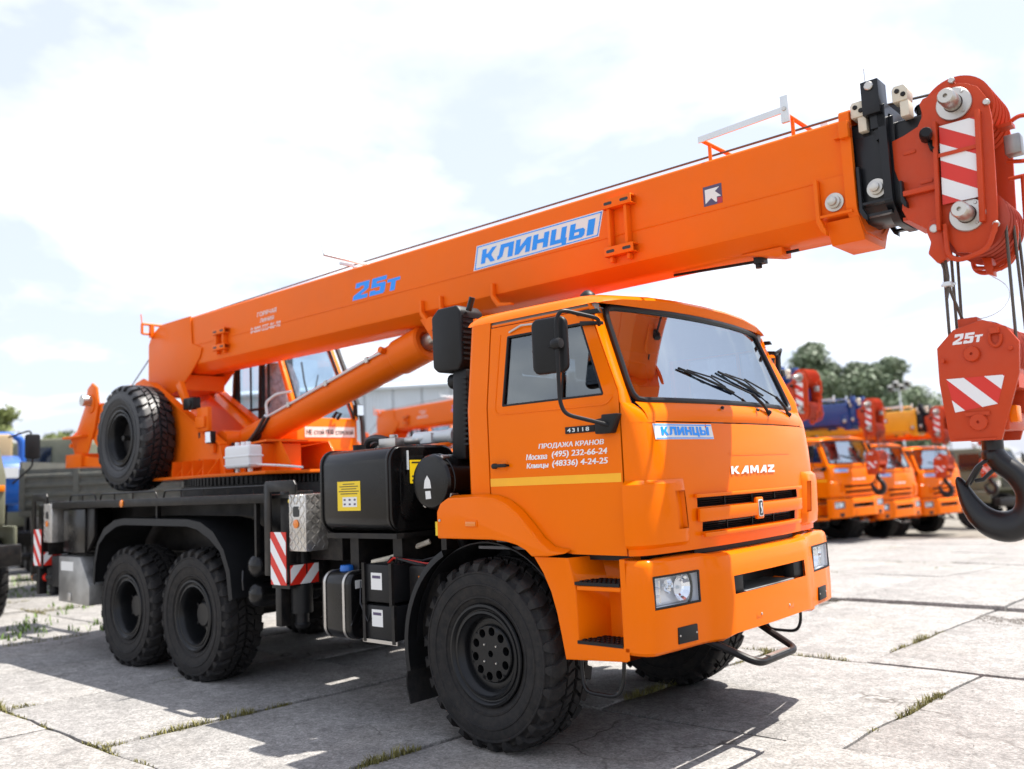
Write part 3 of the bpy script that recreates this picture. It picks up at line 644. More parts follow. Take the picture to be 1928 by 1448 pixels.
# lower air skirt lines and fog covers
for sd in (-1, 1):
    p0 = Vector((1.318, sd * 1.025, .784)); p1 = Vector((1.340, sd * .850, .784)); d = (p1 - p0).normalized(); n = Vector((0, 0, 1)).cross(d) * (-1 if sd < 0 else 1)
    n = Vector((abs(n.x), n.y if n.x > 0 else -n.y, 0))
    m = M(); m.obox((p0 + p1) / 2 + n * .002, d, (0, 0, 1), n, (p1 - p0).length / 2, .046, .008); fc = m.build('fog_lamp_cover', 'blackplastic', bumper, bevel=.004)
    for q in (p0.lerp(p1, .08), p0.lerp(p1, .92)): bolt(fc, q + n * .009, n, .006, .004)
    # headlight
    a0 = Vector((1.290, sd * 1.197)); a1 = Vector((1.345, sd * .792)); dd = (a1 - a0).normalized(); nn = Vector((abs(dd.y), -dd.x * (1 if dd.y > 0 else -1)))
    nn = Vector((abs(dd.y), (1 if sd > 0 else -1) * abs(dd.x)))
    def hp(t, z, o): q = a0.lerp(a1, t) + nn * o; return Vector((q.x, q.y, z))
    m = M(); m.add([hp(0, .947, -.004), hp(1, .947, -.004), hp(1, 1.126, -.004), hp(0, 1.126, -.004), hp(.03, .955, -.07), hp(.97, .955, -.07), hp(.97, 1.118, -.07), hp(.03, 1.118, -.07)],
                   [(0, 1, 5, 4), (1, 2, 6, 5), (2, 3, 7, 6), (3, 0, 4, 7), (4, 5, 6, 7)]); hl = m.build('headlight', LAMPBACK, crane)
    m = M(); m.add([hp(.0, .947, .002), hp(1, .947, .002), hp(1, 1.126, .002), hp(0, 1.126, .002), hp(.035, .957, .002), hp(.965, .957, .002), hp(.965, 1.116, .002), hp(.035, 1.116, .002)],
                   [(0, 1, 5, 4), (1, 2, 6, 5), (2, 3, 7, 6), (3, 0, 4, 7)]); m.build('bezel', 'blackplastic', hl, thick=.006)
    m = M(); m.grid([[hp(t, z, -.012) for t in frng(.02, .98, 6)] for z in (.95, 1.123)]); m.build('lens', 'lens', hl)
    for tc_, rr, zc in ((.66, .075, 1.040), (.37, .042, 1.062)):
        ctr = hp(tc_, zc, -.068); ax = Vector((nn.x, nn.y, 0)); m = M(); m.lathe([(.012, .0), (rr * .35, .004), (rr * .7, .020), (rr * .95, .044), (rr, .048)], ctr, ax, 18); rf = m.build('reflector', 'chrome', hl, ang=10)
        m = M(); m.cyl(ctr, ctr + ax * .034, .011, .008, 10); m.build('bulb', 'galv', rf)
    for z in (.985, 1.030, 1.075):
        m = M(); m.add([hp(.08, z - .019, -.05), hp(.28, z - .019, -.05), hp(.28, z + .019, -.05), hp(.08, z + .019, -.05), hp(.11, z - .012, -.062), hp(.25, z - .012, -.062), hp(.25, z + .012, -.062), hp(.11, z + .012, -.062)], [(0, 1, 5, 4), (1, 2, 6, 5), (2, 3, 7, 6), (3, 0, 4, 7), (4, 5, 6, 7)]); m.build('reflector', 'chrome', hl, ang=10)
    m = M(); m.add([hp(.03, .957, -.055), hp(.97, .957, -.055), hp(.97, 1.116, -.055), hp(.03, 1.116, -.055)], [(0, 1, 2, 3)]); m.build('reflector', LAMPBACK, hl)
    m = M(); m.tube([hp(.80 + .10 * math.cos(R(a)), 1.035 + .085 * math.sin(R(a)), -.03) for a in range(-80, 81, 20)], .008, 6); m.build('shade_ring', 'ink', hl)
# dark gap between cab and bumper, with grille mesh
m = M(); m.grid([[front(y, z, -.03) for y in frng(-.68, .68, 12)] for z in (1.205, 1.253)]); m.build('lower_grille', 'blackplastic', crane, thick=.01)
m = M(); m.box(.55, 1.10, -1.10, 1.10, 1.20, 1.248); m.build('cab_floor', 'black', crane)
# step bar under the bumper
m = M(); m.tube(smooth_path([(1.15, -.72, .76), (1.36, -.66, .68), (1.585, -.60, .585), (1.585, -.10, .585), (1.36, -.04, .68), (1.15, .02, .78)], .07, 6), .022, 10); sb = m.build('step_bar', 'black', crane)
m = M(); m.box(1.568, 1.60, -.48, -.22, .604, .612); m.build('tread', 'alubox', sb)
# ------------------------------------------------------------------ steps, fenders
ARCH = [(.478, 1.222), (.545, 1.13), (.60, 1.02), (.638, .90), (.665, .77), (.69, .634)]
for sd in (-1, 1):
    Y = sd * 1.25; Yi = sd * 1.235
    m = M()
    left = ARCH; inner = [(.74, 1.222), (.765, 1.13), (.785, 1.06), (.79, .90), (.79, .80), (.79, .735)]
    n = len(left)
    m.grid([[(x, Y, z) for x, z in left], [(x, Y, z) for x, z in inner]])
    m.grid([[(.69, Y, .634), (1.12, Y, .66), (1.145, Y, .675)], [(.79, Y, .735), (1.105, Y, .745), (1.145, Y, .745)]])
    m.grid([[(1.105, Y, .745), (1.105, Y, 1.222)], [(1.145, Y, .745), (1.145, Y, 1.222)]])
    yb = sd * 1.02
    m.grid([[(x, Y, z) for x, z in inner], [(x + .075, yb, z) for x, z in inner]])            # slanted side of the recess
    m.grid([[(1.105, Y, .745), (1.105, Y, 1.222)], [(1.10, yb, .745), (1.10, yb, 1.222)]])
    m.grid([[(.815, yb, 1.222), (1.10, yb, 1.222)], [(.86, yb, 1.06), (1.10, yb, 1.06)], [(.865, yb, .735), (1.10, yb, .745)]])
    m.grid([[(.79, Y, .735), (1.105, Y, .745)], [(.865, yb, .735), (1.10, yb, .745)]])
    m.grid([[(.80, Y, 1.065), (1.105, Y, 1.068)], [(.865, yb, 1.065), (1.10, yb, 1.068)]]); m.grid([[(.80, Y, 1.04), (1.105, Y, 1.043)], [(.80, Y, 1.065), (1.105, Y, 1.068)]])
    m.grid([[(x, Y, z) for x, z in left], [(x - .02, sd * 1.10, z) for x, z in left]]); m.grid([[(.69, Y, .634), (1.12, Y, .66)], [(.69, sd * 1.0, .634), (1.12, sd * 1.0, .66)]])
    stp = m.build('step_panel', 'cab', crane, bevel=.008, seg=3, ang=30, weld=.001)
    for z0, xa, xb in ((1.086, .785, 1.10), (.752, .785, 1.105)):
        m = M(); m.box(xa, xb, min(sd * 1.253, sd * 1.05), max(sd * 1.253, sd * 1.05), z0 - .018, z0)
        for k in range(9):
            for j in range(4): x = xa + .02 + k * .0335; y = sd * (1.075 + j * .048); m.box(x, x + .018, y - .012, y + .012, z0, z0 + .006)
        m.build('step_tread', 'blackplastic', stp)
    # stirrup step
    m = M(); m.tube(smooth_path([(.74, sd * 1.17, .66), (.755, sd * 1.18, .50), (.79, sd * 1.185, .445), (1.0, sd * 1.185, .445), (1.045, sd * 1.18, .52), (1.05, sd * 1.17, .67)], .06, 5), .012, 8); m.build('stirrup_step', 'rim', crane)
    # fender flare
    low = [(.60, 1.228), (.478, 1.224), (.43, 1.262), (.36, 1.292), (.27, 1.312), (.15, 1.322), (-.345, 1.325)]
    out = FLARE_TOP + low
    bm_in = [(x, z) for x, z in out]
    m = M(); n = len(out)
    m.add([(x, sd * 1.272, z) for x, z in out] + [(x, sd * (1.205 if i < len(FLARE_TOP) else 1.10), z + (.020 if i < len(FLARE_TOP) else 0)) for i, (x, z) in enumerate(out)],
          [tuple(range(n))] + [(i, (i + 1) % n, n + (i + 1) % n, n + i) for i in range(n)])
    fl = m.build('fender_flare', 'cab', crane, bevel=.012, seg=3, ang=40)
    m = M(); m.box(-.075, .035, min(sd * 1.270, sd * 1.279), max(sd * 1.270, sd * 1.279), 1.402, 1.447); lp = m.build('side_marker_lamp', 'cab', fl, bevel=.004)
    m = M(); m.box(-.065, .025, min(sd * 1.279, sd * 1.284), max(sd * 1.279, sd * 1.284), 1.408, 1.437); m.build('lens', 'amber', lp, bevel=.003)
    bolt(fl, (-.315, sd * 1.272, 1.445), (0, sd, 0), .010, .006)
    # wheel well liner and black rear mudguard with flap
    ys = (sd * .62, sd * 1.17)
    m = M(); m.grid([[(.70 * math.cos(R(a)), y, .60 + .70 * math.sin(R(a))) for y in ys] for a in range(4, 186, 7)]); m.build('wheel_arch_liner', 'blackplastic', crane, thick=.008)
    m = M(); A = [(.72 * math.cos(R(a)), .60 + .72 * math.sin(R(a))) for a in range(116, 192, 6)] + [(-.70, .42)]
    m.grid([[(x, sd * 1.265, z) for x, z in A], [(x * .94 + .0, sd * 1.268, .60 + (z - .6) * .94) for x, z in A]]); m.grid([[(x, sd * 1.265, z) for x, z in A], [(x, sd * .80, z) for x, z in A]])
    m.build('mudguard', 'blackplastic', crane, bevel=.006, weld=.002, ang=40)
    m = M(); m.grid([[(-.71 - .02 * math.sin(i), y, .44 - .24 * i / 4) for y in (sd * .82, sd * 1.25)] for i in range(5)]); m.build('mud_flap', 'rubber', crane, thick=.01)
# ------------------------------------------------------------------ mirrors
for sd in (-1, 1):
    Y = sd * 1.41
    m = M(); m.prism(rrect(-.118, .118, -.165, .165, .045), 'y', -.018, .03)
    T = Matrix.Translation((.815, Y, 2.465)) @ Matrix.Rotation(R(8) * (1 if sd < 0 else -1), 4, 'Z'); mm = M(); mm.merge(m, T)
    mir = mm.build('mirror', 'blackplastic', crane, bevel=.018, seg=3)
    g = M(); g.prism(rrect(-.10, .10, -.147, .147, .035), 'y', *( (.031, .033) if sd < 0 else (-.021, -.019))); gg = M(); gg.merge(g, T); gg.build('mirror_glass', 'mirror', mir)
    hx = .932; m = M(); m.tube(smooth_path([(1.0, sd * 1.165, 2.585), (1.03, sd * 1.21, 2.615), (.935, sd * 1.44, 2.655), (.905, sd * 1.455, 2.60), (.905, sd * 1.455, 2.12), (.93, sd * 1.44, 2.05), (1.085, sd * 1.27, 1.985), (1.10, sd * 1.24, 1.975)], .05, 6), .012, 8); arm = m.build('mirror_arm', 'blackplastic', crane)
    m = M(); m.lathe([(0, -.035), (.028, -.030), (.034, -.012), (.034, .012), (.028, .03), (0, .035)], (.905, sd * 1.455, 2.46), (1, 0, 0), 16); m.tube([(.82, sd * 1.432, 2.455), (.87, sd * 1.45, 2.45), (.90, sd * 1.46, 2.40), (.906, sd * 1.462, 2.33)], .005, 5); m.build('clamp', 'blackplastic', arm)
    m = M(); m.prism([(.995, 1.935), (1.105, 1.935), (1.155, 2.045), (1.045, 2.045), (1.045, 2.025), (.995, 2.02)], 'y', min(sd * 1.20, sd * 1.262), max(sd * 1.20, sd * 1.262)); m.build('mirror_bracket', 'blackplastic', crane, bevel=.008)
    m = M(); m.prism([(.86, 2.60), (1.02, 2.585), (1.02, 2.605), (.86, 2.628)], 'y', min(sd * 1.145, sd * 1.17), max(sd * 1.145, sd * 1.17)); m.build('mirror_bracket', 'blackplastic', crane, bevel=.003)
    m = M(); m.prism([(.82, 2.668), (1.0, 2.66), (.985, 2.69), (.84, 2.695)], 'y', min(sd * 1.125, sd * 1.15), max(sd * 1.125, sd * 1.15)); m.build('wind_deflector', 'blackplastic', crane, bevel=.003)
    m = M(); m.tube([(.27, sd * 1.148, 2.645), (.38, sd * 1.155, 2.675), (.56, sd * 1.15, 2.665)], .007, 6); m.box(.53, .59, min(sd * 1.14, sd * 1.158), max(sd * 1.14, sd * 1.158), 2.658, 2.678); m.build('grab_rail', 'steel', crane)
# ------------------------------------------------------------------ interior
m = M(); m.box(-.09, 1.14, -1.14, 1.14, 1.252, 1.27); m.build('floor_mat', 'interior', crane)
m = M(); m.prism([(1.16, 1.5), (1.15, 2.10), (1.08, 2.10), (.98, 2.06), (.95, 1.9), (1.05, 1.5)], 'y', -.97, .97); dash = m.build('dashboard', 'interior', crane, bevel=.03)
for yc, w in ((.62, .27), (-.62, .27), (0, .22)):
    s = empty('seat', (0, 0, 0)); bpy.data.objects.remove(s)
    m = M(); m.prism(rrect(.10, .62, 1.62, 1.76, .06), 'y', yc - w, yc + w); st = m.build('seat', 'seat', crane, bevel=.03)
    m = M(); m.prism([(.10, 1.72), (.24, 1.74), (.13, 2.40), (.02, 2.40)], 'y', yc - w * .95, yc + w * .95); m.build('backrest', 'seat', st, bevel=.04)
    m = M(); m.box(.0, .09, yc - .13, yc + .13, 2.42, 2.60); m.build('headrest', 'seat', st, bevel=.03)
T = Matrix.Translation((.86, .62, 2.02)) @ Matrix.Rotation(R(35), 4, 'Y'); m = M(); m.tube([(.22 * math.cos(2 * math.pi * k / 24), .22 * math.sin(2 * math.pi * k / 24), 0) for k in range(24)], .015, 8, closed=True)
for a in (0, 120, 240): m.tube([(0, 0, -.02), (.22 * math.cos(R(a)), .22 * math.sin(R(a)), 0)], .012, 6)
m.cyl((0, 0, -.4), (0, 0, 0), .03, n=10); mm = M(); mm.merge(m, T); mm.build('steering_wheel', 'seat', crane)
m = M(); m.box(-.09, .92, -1.05, 1.05, 2.715, 2.72); m.build('headliner', 'trimlight', crane)

for sd in (-1, 1):
    m = M(); m.box(-.09, .93, min(sd * 1.05, sd * 1.105), max(sd * 1.05, sd * 1.105), 2.63, 2.745); m.build('roof_side_trim', 'trimlight', crane, bevel=.01)
    m = M(); m.box(-.08, .09, min(sd * 1.03, sd * 1.10), max(sd * 1.03, sd * 1.10), 1.6, 2.65); m.build('pillar_trim', 'trimlight', crane, bevel=.01)
for y0, y1, z0, z1 in ((-1.05, 1.05, 1.5, 2.195), (-1.05, 1.05, 2.605, 2.74), (-1.05, -.63, 2.195, 2.605), (.63, 1.05, 2.195, 2.605)):
    m = M(); m.box(-.094, -.082, y0, y1, z0, z1); m.build('rear_trim', 'trimlight', crane)
# ------------------------------------------------------------------ crane deck and outriggers
def rail(pts, r=.010): m = M(); m.tube(smooth_path(pts, .04, 4), r, 6); return m
m = M(); m.box(-7.05, -2.05, -1.20, 1.20, 1.625, 1.655); deck = m.build('deck', 'black', crane)
for sd in (-1, 1):
    m = M(); m.box(-6.98, -2.42, sd * 1.225 - .022, sd * 1.225 + .022, 1.590, 1.668); m.build('deck_edge', 'black', crane, bevel=.008)
    # rails along the deck
    Y = sd * 1.12
    for xa, xb in ((-6.65, -5.95), (-5.85, -4.55), (-4.42, -2.55)):
        m = rail([(xa, Y, 1.66), (xa + .03, Y, 1.735), (xb - .03, Y, 1.735), (xb, Y, 1.66)], .009); k = xa + .35
        while k < xb - .2: m.tube([(k, Y, 1.655), (k, Y, 1.735)], .007, 6); k += .42
        m.build('deck_rail', 'black', crane)
    bolt(crane, (-5.05, sd * 1.248, 1.625), (0, sd, 0), .038, .012, 'amber', 'side_reflector')
    # side skirts / boxes under the deck
    m = M(); m.box(-6.62, -6.05, sd * 1.17 - .03, sd * 1.17 + .03, 1.10, 1.58); m.build('side_box', 'blackgloss', crane, bevel=.01)
    m = M(); m.prism([(-6.05, 1.585), (-5.86, 1.585), (-5.86, 1.28), (-6.05, 1.10)], 'y', sd * 1.16 - .02, sd * 1.16 + .02); m.build('side_bracket', 'black', crane, bevel=.006)
    m = M(); m.box(-2.72, -2.69, sd * 1.15 - .02, sd * 1.15 + .02, 1.12, 1.6); m.box(-4.5, -4.47, sd * 1.14 - .02, sd * 1.14 + .02, 1.45, 1.6); m.build('side_bracket', 'black', crane)
    # rear mudguard over both axles
    A = [(-5.72, .80), (-5.70, 1.02), (-5.62, 1.22), (-5.46, 1.37), (-5.22, 1.455), (-5.0, 1.475), (-3.72, 1.462), (-3.48, 1.435), (-3.26, 1.35), (-3.09, 1.20), (-2.99, 1.02), (-2.95, .78)]
    m = M(); m.grid([[(x, sd * 1.25, z) for x, z in A], [(x, sd * .72, z) for x, z in A]])
    cx, cz = -4.35, .70
    m.grid([[(x, sd * 1.25, z) for x, z in A], [(x + (.05 if x < -5.2 else -.05 if x > -3.5 else 0), sd * 1.255, z - (.065 if -5.5 < x < -3.2 else .02)) for x, z in A]])
    m.build('rear_mudguard', 'blackplastic', crane, ang=40, thick=.008, weld=.002)
    m = M(); m.box(-6.55, -2.35, sd * .62 - .05, sd * .62 + .05, 1.10, 1.62); m.build('subframe_beam', 'black', crane)
    # air tanks, axis across the truck
    for z in (1.055, .815):
        m = M(); y0 = sd * 1.16; s = -sd
        m.lathe([(0, -.045), (.05, -.038), (.085, -.018), (.102, .010), (.105, .03), (.105, .62), (.05, .66)], (-2.74, y0, z), (0, s, 0), 28); m.build('air_tank', 'blackgloss', crane)
    m = M(); m.tube([(-2.84, sd * 1.21, 1.02), (-2.80, sd * 1.24, .94), (-2.82, sd * 1.22, .86)], .008, 6); m.build('air_line', 'hose', crane)
def outrigger(x0, sd, rear):
    """x0: rear edge of the housing"""
    Y = sd * 1.25; s = sd
    y0, y1 = min(sd * 1.06, Y), max(sd * 1.06, Y)
    m = M()
    m.prism([(x0, 1.0), (x0 + .09, 1.0), (x0 + .09, 1.68), (x0 + .36, 1.68), (x0 + .36, 1.66), (x0 + .45, 1.66), (x0 + .45, 1.73), (x0 + .42, 1.77), (x0 + .03, 1.77), (x0, 1.74)], 'y', Y - .012, Y + .012)
    m.box(x0 + .10, x0 + .33, min(sd * 1.0, sd * 1.17), max(sd * 1.0, sd * 1.17), .93, 1.68)
    m.box(x0 + .05, x0 + .75, min(sd * .35, sd * 1.04), max(sd * .35, sd * 1.04), 1.12, 1.58)
    h = m.build('outrigger_housing', 'black', crane, bevel=.006)
    # jack
    m = M(); jx = x0 + .27; jy = sd * 1.09; m.cyl((jx, jy, .90), (jx, jy, 1.62), .075, n=20); m.cyl((jx, jy, .70), (jx, jy, .93), .088, n=20); m.cyl((jx, jy, .62), (jx, jy, .70), .055, n=16)
    m.lathe([(0, 0), (.05, 0), (.065, .03), (.05, .05), (0, .05)], (jx, jy, .58), (0, 0, 1), 18); m.build('outrigger_jack', 'blackplastic', h)
    m = M(); m.box(x0 + .12, x0 + .20, min(sd * 1.15, sd * 1.24), max(sd * 1.15, sd * 1.24), .60, .94); m.build('outrigger_bracket', 'black', h, bevel=.004)
    # chequer-plate cover: sheet and its raised lozenges
    xa, xb = x0 + .34, x0 + .565
    m = M(); m.box(xa, xb, min(sd * .97, Y - sd * .002), max(sd * .97, Y - sd * .002), 1.205, 1.652); cp = m.build('chequer_cover', 'alu', crane, bevel=.004)
    m = M()
    for i in range(5):
        for j in range(11):
            for fy in (0, 1):
                a = R(45 if (i + j) % 2 else -45); z = 1.232 + j * .040
                if not fy:
                    x = xa + .026 + i * .043; dx, dz = math.cos(a), math.sin(a)
                    if math.hypot(x - (xa + .10), z - 1.515) < .065 or math.hypot(x - (xa + .10), z - 1.42) < .045: continue
                    m.obox((x, Y + sd * .0005, z), (dx, 0, dz), (0, 1, 0), (-dz, 0, dx), .021, .0026, .0055)
                else:
                    y = sd * (1.225 - i * .050); dy, dz = math.cos(a), math.sin(a); m.obox((xb + .0005, y, z), (0, dy, dz), (1, 0, 0), (0, -dz, dy), .022, .0026, .0058)
    lz = m.build('lozenge_relief', 'alu', cp); lz['kind'] = 'stuff'
    m = M(); m.prism(rrect(xa + .058, xa + .142, 1.475, 1.558, .018), 'y', Y - sd * .004, Y + sd * .001); m.build('hand_hole', 'ink', cp)
    bolt(cp, (xa + .10, Y, 1.42), (0, sd, 0), .036, .010, 'amber', 'side_reflector')
    bolt(h, (x0 + .30, Y - sd * .05, 1.60), (0, sd, 0), .018, .02, 'yellow', 'warning_lamp')
    # red and white warning boards
    F = FRAMES['side'] if sd < 0 else Matrix(((-1, 0, 0), (0, 0, 1), (0, 1, 0)))
    if sd < 0: striped('warning_board', crane, [(0, 0), (.215, 0), (.215, .42), (0, .42)], F, (x0 + .105, Y - .014, .935), .215, .5, -1.15, .05)
    else: striped('warning_board', crane, [(-.215, 0), (0, 0), (0, .42), (-.215, .42)], F, (x0 + .105, Y + .014, .935), .215, .5, 1.15, .05)
    m = M(); m.box(x0 + .09, x0 + .335, min(sd * 1.19, Y), max(sd * 1.19, Y), .905, .934); m.build('board_bracket', 'black', h)
    striped('warning_board', crane, [(0, 0), (.27, 0), (.27, .155), (0, .155)], 'front', (x0 + .338, -1.245 if sd < 0 else .975, .935), .22, .5, 1.1 * -sd, .09)
    m = M(); m.box(x0 + .32, x0 + .337, min(sd * .93, sd * 1.249), max(sd * .93, sd * 1.249), .92, 1.10); m.build('board_bracket', 'black', h)
for sd in (-1, 1): outrigger(-2.43, sd, False); outrigger(-7.40, sd, True)
# tail: aluminium tool box with sticker and latch, rear lamp arm
for sd in (-1, 1):
    m = M(); m.prism([(-6.66, .555), (-5.86, .545), (-5.86, .76), (-6.10, 1.055), (-6.66, 1.055)], 'y', min(sd * .95, sd * 1.23), max(sd * .95, sd * 1.23)); tb = m.build('tool_box', 'alubox', crane, bevel=.006)
    m = M(); m.box(-6.60, -6.27, sd * 1.2305 - .0008, sd * 1.2305 + .0008, .90, 1.0); m.build('sticker', 'paper', tb)
    m = M(); m.box(-6.40, -6.31, sd * 1.236 - .006, sd * 1.236 + .006, .575, .66); m.build('latch', 'steel', tb, bevel=.003)
    m = M(); m.box(-6.95, -6.70, min(sd * .9, sd * 1.2), max(sd * .9, sd * 1.2), .70, 1.05); m.build('rear_lamp', 'blackplastic', crane, bevel=.01)
    m = M(); m.cyl((-7.0, sd * 1.12, .80), (-7.42, sd * 1.20, .78), .045, n=14); la = m.build('marker_arm', 'blackplastic', crane)
    m = M(); m.cyl((-7.16, sd * 1.151, .7924), (-7.30, sd * 1.178, .7857), .047, n=14); m.build('band', 'redwarn', la); m = M(); m.cyl((-7.43, sd * 1.202, .7795), (-7.42, sd * 1.20, .78), .044, n=14); m.build('lens', 'amber', la)
m = M(); m.box(-7.35, -7.05, -1.2, 1.2, 1.05, 1.64); m.build('rear_beam', 'black', crane, bevel=.01)
m = M(); m.box(-6.9, -2.6, -.58, .58, 1.10, 1.60); m.build('subframe_box', 'black', crane)
# ------------------------------------------------------------------ between cab and deck
# large hydraulic oil tank: rounded across, extruded along the truck
prof = rrect(-1.24, -.58, 1.358, 1.972, .115, 7)
m = M(); m.prism(prof, 'x', -1.665, -.845); tank = m.build('oil_tank', 'blackgloss', crane, bevel=.012, seg=3)
for x in (-1.655, -.875):
    m = M(); P2 = [(y * 1.0, z) for y, z in rrect(-1.249, -.571, 1.349, 1.981, .12, 7)]; m.prism(P2, 'x', x - .012, x + .012); m.build('tank_band', 'blackgloss', tank, bevel=.004)
m = M(); m.prism(rrect(-1.15, -.67, 1.43, 1.90, .10, 6), 'x', -.8445, -.838); m.build('pressed_panel', 'blackgloss', tank, bevel=.004)
m = M(); m.box(-1.458, -1.185, -1.2425, -1.2405, 1.517, 1.735); ys = m.build('sticker', 'yellow', tank)
m = M(); m.box(-1.395, -1.225, -1.2440, -1.2427, 1.545, 1.618); m.build('sticker_panel', 'paper', ys)
for k in range(5):
    m = M(); z = 1.715 - k * .018; w = (.07, .11, .09, .12, .10)[k]; m.box(-1.32 - w, -1.32 + w, -1.2432, -1.2427, z - .003, z + .003); m.build('print_line', 'ink', ys)
for i in range(3):
    for j in range(2): m = M(); x = -1.37 + i * .06; z = 1.565 + j * .033; m.box(x - .012, x + .012, -1.2446, -1.2441, z - .007, z + .007); m.build('print_line', 'purple', ys)
m = M(); m.box(-.8365, -.8345, -1.06, -.80, 1.70, 1.87); y2 = m.build('sticker', 'yellow', tank)
text('МГ', 'lettering', 'ink', y2, 'front', (-.8345, -.90, 1.80), .10, .038, bold=.02)
for k, z in enumerate((1.852, 1.752, 1.722)):
    m = M(); m.box(-.8342, -.8335, -1.04, -.83, z - .005, z + .005); m.build('print_line', 'ink', y2)
m = M(); m.box(-.834, -.826, -1.09, -1.075, 1.80, 1.94); m.build('level_gauge', 'galv', tank)
m = M(); m.box(-1.66, -.84, -1.20, -.62, 1.31, 1.348); m.box(-1.5, -1.4, -1.1, -.4, 1.06, 1.31); m.box(-1.0, -.9, -1.1, -.4, 1.06, 1.31); m.build('tank_cradle', 'black', crane)
# filler neck, valve block and filter on the oil tank
m = M(); m.box(-1.42, -1.22, -.86, -.70, 1.985, 2.06); m.cyl((-1.33, -.78, 2.06), (-1.33, -.78, 2.09), .035, n=12); m.cyl((-1.20, -.76, 2.03), (-1.05, -.74, 2.035), .035, n=12); m.build('valve_block', 'steel', tank, bevel=.006)
m = M(); m.cyl((-1.12, -.74, 2.045), (-.80, -.66, 2.05), .048, n=16); m.cyl((-.81, -.662, 2.05), (-.77, -.652, 2.05), .058, n=16); m.box(-1.05, -.92, -.76, -.66, 2.0, 2.08); m.build('return_filter', 'galv', tank, bevel=.005)
m = M(); m.tube(bez((-1.40, -.78, 2.05), (-1.75, -.8, 2.15), (-1.85, -.6, 1.9), 8), .028, 8); m.tube(bez((-1.42, -.72, 2.03), (-1.8, -.7, 2.10), (-1.95, -.5, 1.85), 8), .022, 8); m.build('suction_hose', 'hose', tank)
m = M(); m.cyl((-1.55, -.95, 1.975), (-1.55, -.95, 2.02), .05, n=16); m.build('filler_cap', 'blackplastic', tank)
# air cleaner: drum across the truck
m = M(); m.lathe([(0, -.012), (.150, -.012), (.178, -.006), (.190, .012), (.190, .045), (.196, .05), (.196, .075), (.188, .08), (.188, .56), (.15, .60)], (-.53, -1.14, 1.705), (0, 1, 0), 44); ac = m.build('air_cleaner', 'blackgloss', crane, ang=30)
for a in (60, 150, 240, 330):
    m = M(); c = Vector((-.53 + .194 * math.cos(R(a)), -1.085, 1.705 + .194 * math.sin(R(a)))); m.obox(c, (0, 1, 0), (math.cos(R(a)), 0, math.sin(R(a))), (-math.sin(R(a)), 0, math.cos(R(a))), .035, .008, .014); m.build('clip', 'steel', ac, bevel=.002)
m = M(); m.prism([(-.59, 1.66), (-.515, 1.66), (-.525, 1.715), (-.553, 1.75), (-.58, 1.715)], 'y', -1.1535, -1.1525); m.build('sticker', 'paper', ac)
m = M(); m.prism([(-.572, 1.585), (-.518, 1.588), (-.525, 1.642), (-.577, 1.64)], 'y', -1.1535, -1.1525); m.build('sticker', 'paper', ac)
m = M(); m.tube(smooth_path([(-.40, -1.06, 1.56), (-.39, -1.06, 1.40), (-.36, -1.0, 1.25)], .05), .035, 12); m.lathe([(.04, 0), (.04, .02)], (-.40, -1.06, 1.50), (0, 0, 1), 12); m.build('drain_pipe', 'blackplastic', ac)
m = M(); m.box(-.43, -.40, -1.16, -1.155, 1.33, 1.43); m.box(-.43, -.38, -1.155, -1.06, 1.20, 1.45); m.build('bracket', 'black', crane)
m = M(); m.box(-.475, -.415, -1.163, -1.1605, 1.335, 1.43); m.build('sticker', 'yellow', crane)
# intake snorkel behind the cab
m = M(); m.prism([(-.60, 2.52), (-.55, 2.48), (-.34, 2.48), (-.30, 2.54), (-.30, 2.90), (-.34, 2.945), (-.53, 2.945), (-.60, 2.89)], 'y', -1.02, -.78); sn = m.build('air_intake', 'blackplastic', crane, bevel=.018, seg=3)
for k in range(9):
    m = M(); m.box(-.302, -.290, -1.0, -.80, 2.55 + k * .038, 2.565 + k * .038); m.build('louvre', 'blackplastic', sn)
m = M(); m.prism([(-.48, 1.85), (-.34, 1.85), (-.30, 2.49), (-.44, 2.49)], 'y', -.98, -.82)
m.build('intake_duct', 'blackplastic', crane, bevel=.02)
m = M()
for k in range(14): m.box(-.345, -.30, -.985, -.815, 1.95 + k * .036, 1.965 + k * .036)
m.build('duct_bellows', 'blackplastic', crane)
m = M(); m.cyl((-.52, -.9, 2.42), (-.44, -.9, 2.42), .055, n=16); m.build('intake_cap', 'blackplastic', crane)
m = M(); m.tube([(-.66, -.82, 1.45), (-.50, -.82, 2.45)], .03, 8); m.tube([(-.28, -.95, 2.9), (-.24, -.95, 2.99)], .022, 8); m.build('intake_stay', 'black', crane)
# fuel tank with bright straps
prof = rrect(-1.25, -.66, .565, 1.06, .09, 6)
m = M(); m.prism(prof, 'x', -1.68, -1.33); ft = m.build('fuel_tank', 'blackgloss', crane, bevel=.02, seg=3)
for k in range(6):
    m = M(); a = -1.16 + k * .07; m.obox((-1.326, a, .81), (0, .5, .86), (1, 0, 0), (0, -.86, .5), .16, .006, .010); m.build('pressed_rib', 'blackgloss', ft)
for x in (-1.63, -1.40):
    P2 = rrect(-1.256, -.654, .559, 1.066, .095, 8); m = M()
    m.loft([[(x + dx, y, z) for y, z in P2] for dx in (-.013, .013)], False, False); m.build('strap', 'steel', ft, thick=.004)
m = M(); m.lathe([(.055, 0), (.055, .03), (.048, .045), (0, .05)], (-1.52, -1.12, 1.055), (0, 0, 1), 18); m.build('fuel_cap', 'bluecap', ft)
m = M(); m.box(-1.325, -1.322, -1.2, -1.12, .94, 1.0); m.build('sticker', 'paper', ft)
